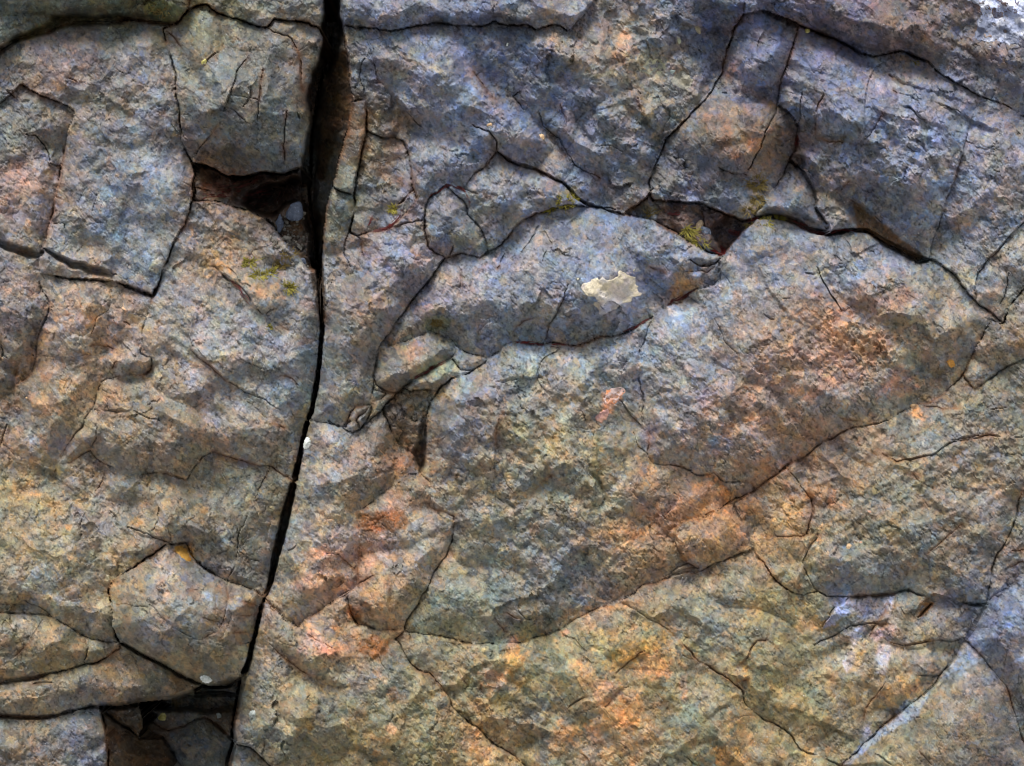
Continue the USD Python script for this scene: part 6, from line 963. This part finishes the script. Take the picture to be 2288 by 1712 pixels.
# crusts: thin pale growths that follow the rock under them
def crust(tile, pts, thick, cols, name, label, cat, seed, holes=0.0, rough_edge=1.0, fine=1.0, keep=None, lump=0.0):
    P = parse(tile, pts, 0)[:, :2]; m = 6
    xs = np.arange(P[:, 0].min() - m, P[:, 0].max() + m, fine); ys = np.arange(P[:, 1].min() - m, P[:, 1].max() + m, fine); xx, yy = np.meshgrid(xs, ys)
    wx = xx + rough_edge * (2.4 * vnoise(xx, yy, 13, 200 + seed) + 1.3 * vnoise(xx, yy, 5, 201 + seed)); wy = yy + rough_edge * (2.4 * vnoise(xx, yy, 13, 202 + seed) + 1.3 * vnoise(xx, yy, 5, 203 + seed))
    mk = inside(P, wx, wy)
    if holes: mk &= fbm(xx, yy, 7, 204 + seed, 2) > -0.95 + holes * 0.4
    if keep is not None: mk &= keep(xx, yy)
    d = ndimage.distance_transform_edt(mk) * fine; d = ndimage.gaussian_filter(d, 0.8)
    hh = ndimage.map_coordinates(H, [(yy - gy[0]) / STEP, (xx - gx[0]) / STEP], order=1, mode='nearest')
    hh = 0.5 * hh + 0.5 * ndimage.gaussian_filter(hh, 3)
    z = hh - 1.6 + (thick + 1.6) * smooth01(0, 2.6, d) + lump * np.maximum(fbm(xx, yy, 16, 207 + seed, 3), -.3) * smooth01(0, 6, d) + 0.3 * vnoise(xx, yy, 4, 206 + seed)
    keepv = mk | ndimage.binary_dilation(mk, iterations=1)
    q = keepv[:-1, :-1] & keepv[1:, :-1] & keepv[:-1, 1:] & keepv[1:, 1:]
    ids_ = np.arange(xx.size).reshape(xx.shape); ii, jj = np.nonzero(q); W = xx.shape[1]; a = ids_[ii, jj]; quad = np.stack([a, a + W, a + W + 1, a + 1], 1)
    use, inv = np.unique(quad, return_inverse=True); quad = inv.reshape(-1, 4)
    tint = np.clip(cols(xx, yy), 0.01, 0.9).reshape(-1, 3)[use]
    ox_, oy_ = P.mean(0); h0 = float(np.median(hh[mk]))
    F3 = face(xx.ravel()[use], yy.ravel()[use], z.ravel()[use]); o3 = face(ox_, oy_, h0)
    return put(name, (F3 - o3) * 1e3, np.vstack([quad[:, [0, 1, 2]], quad[:, [0, 2, 3]]]), L + 'rock', (ox_, oy_, h0), label, cat, None, None, None, tint)
def two(c1, c2, seed, sc=14, amp=0.9):
    def fn(xx, yy):
        k = smooth01(-.5, .5, fbm(xx, yy, sc, seed, 3))[..., None]; return (lin(c1) * (1 - k) + lin(c2) * k) * np.exp(0.12 * fbm(xx, yy, 4, seed + 5, 2))[..., None]
    return fn
def white_cols(xx, yy):
    cx_, cy_ = pic('Z5', 850, 830); k = np.exp(-(((xx - cx_) * 0.9 + (yy - cy_) * 0.4) ** 2) / 17 ** 2 - ((yy - cy_ - 14) / 30) ** 2); k = np.clip(k + .35 * fbm(xx, yy, 12, 230, 3), 0, 1)[..., None]
    p = smooth01(0.1, .6, fbm(xx, yy, 16, 234, 3))[..., None]
    c = lin((216, 203, 176)) * (1 - k) + lin((200, 202, 226)) * k; return (c * (1 - .6 * p) + lin((214, 198, 190)) * .6 * p) * np.exp(0.1 * fbm(xx, yy, 5, 237, 2))[..., None]
crust('Z5', '345,610 360,560 470,530 560,445 620,430 660,470 700,445 665,385 720,440 800,470 880,450 960,420 985,330 970,310 1060,350 1110,400 1200,425 1260,440 1270,560 1330,590 1300,620 1300,690 1360,700 1330,750 1210,780 1180,870 1090,870 1000,890 950,960 870,990 800,1020 720,1050 660,1060 640,980 600,920 560,900 580,850 620,810 560,760 480,760 400,700', 1.6, white_cols, 'lichen_patch', 'cream-white and lilac lichen patch with a ragged edge on the long blue-grey boulder', 'lichen', 1, 0.0, 0.7, 0.7, None, 0.8)
for q_, (x_, y_, r_) in enumerate([(1235, 330, 30), (905, 250, 22), (300, 470, 26), (470, 1010, 34), (1420, 560, 18)]):
    a_ = np.linspace(0, 6.0, 9); crust('Z5', ' '.join(f'{x_ + r_ * (1 + .3 * math.sin(3 * a + q_)) * math.cos(a):.0f},{y_ + r_ * math.sin(a):.0f}' for a in a_), 1.2, two((196, 190, 160), (176, 174, 166), 300 + q_), 'lichen_spot',
        ['small cream lichen spot at the upper right of the large cream patch', 'small cream lichen spot just above the large cream patch', 'small cream lichen spot at the left of the large cream patch', 'small cream lichen spot at the lower left of the large cream patch', 'tiny cream lichen spot at the right of the large cream patch'][q_], 'lichen', 20 + q_, 0, .7, .8)
crust('B2', '1620,1035 1640,1008 1690,985 1704,1010 1700,1045 1660,1072 1632,1062', 1.4, two((206, 158, 148), (196, 150, 128), 240), 'lichen_patch', 'flat pink lichen spot on the largest central boulder', 'lichen', 2)
crust('B2', '1680,870 1720,850 1790,845 1810,880 1760,930 1750,960 1700,965 1670,930', 1.6, two((206, 134, 88), (198, 176, 170), 244, 18), 'lichen_patch', 'orange and pale lumpy lichen above the pink spot on the central boulder', 'lichen', 3, 0.4, 1, 1, None, 3)
crust('A3', '30,495 55,455 100,440 140,465 168,500 150,540 95,552 50,530', 1.2, two((160, 154, 136), (140, 138, 128), 248), 'lichen_patch', 'dull grey-buff lichen patch at the right side of the diagonal-ridged mass, top', 'lichen', 4)
crust('A2', '1900,400 1960,360 2030,370 2060,410 2020,450 1960,470 1910,450', 1.0, two((182, 178, 148), (150, 152, 142), 252, 8), 'lichen_patch', 'speckled pale cream lichen left of the dull grey-buff patch', 'lichen', 5, 0.9)
crust('A3', '185,165 205,155 225,175 220,200 195,205 182,190', 1.2, two((196, 184, 150), (176, 168, 140), 256), 'lichen_patch', 'small cream lichen spot near the top, left of the diagonal valley', 'lichen', 6)
crust('A3', '66,235 90,238 94,258 82,280 70,262', 1.2, two((196, 200, 168), (176, 178, 150), 260), 'lichen_patch', 'tiny pale green lichen spot below the small cream one', 'lichen', 7)
crust('A3', '30,430 60,425 66,445 40,460 26,448', 1.2, two((186, 200, 196), (160, 174, 170), 264), 'lichen_patch', 'tiny whitish lichen spot just above the dull grey-buff patch', 'lichen', 8)
crust('B3', '1735,690 1765,682 1780,705 1765,730 1740,725', 1.2, two((206, 148, 66), (186, 126, 52), 268), 'lichen_patch', 'small round orange lichen on the right part of the pitted boulder', 'lichen', 9)
crust('C1', '1060,310 1100,292 1150,315 1185,365 1180,388 1130,375 1085,340', 1.0, two((182, 138, 66), (160, 112, 48), 272), 'lichen_patch', 'ochre-yellow smear on the top edge of the overhanging bulge', 'lichen', 10)
def foam_keep(xx, yy):
    gx_, gy_ = pic('Z1', 1330, 620); t = ((xx - gx_) * 0.62 - (yy - gy_) * 0.78) / 60.0
    return fbm(xx, yy, 24, 280, 4, .6, 60, 1.4) > 0.1 - 0.9 * t
def foam_cols(xx, yy):
    gx_, gy_ = pic('Z1', 1500, 420); t = ((xx - gx_) * 0.62 - (yy - gy_) * 0.78) / 80.0
    k = smooth01(-0.5, 0.55, fbm(xx, yy, 17, 290, 4, .6, 60, 1.8) + 0.55 * t)[..., None]; p = smooth01(-.4, .6, fbm(xx, yy, 12, 295, 3))[..., None]
    return lin((116, 122, 142)) * (1 - k) + (lin((226, 226, 232)) * p + lin((184, 192, 218)) * (1 - p)) * k
crust('Z1', '850,-500 1000,-20 1360,150 1260,440 1210,740 1330,960 1700,960 2000,960 2260,1010 2700,1040 2700,-500', 2.0, foam_cols, 'white_crust', 'dazzling white mottled crust over the rock in the top right corner', 'crust', 11, 0, 1, 1.0, foam_keep, 5)
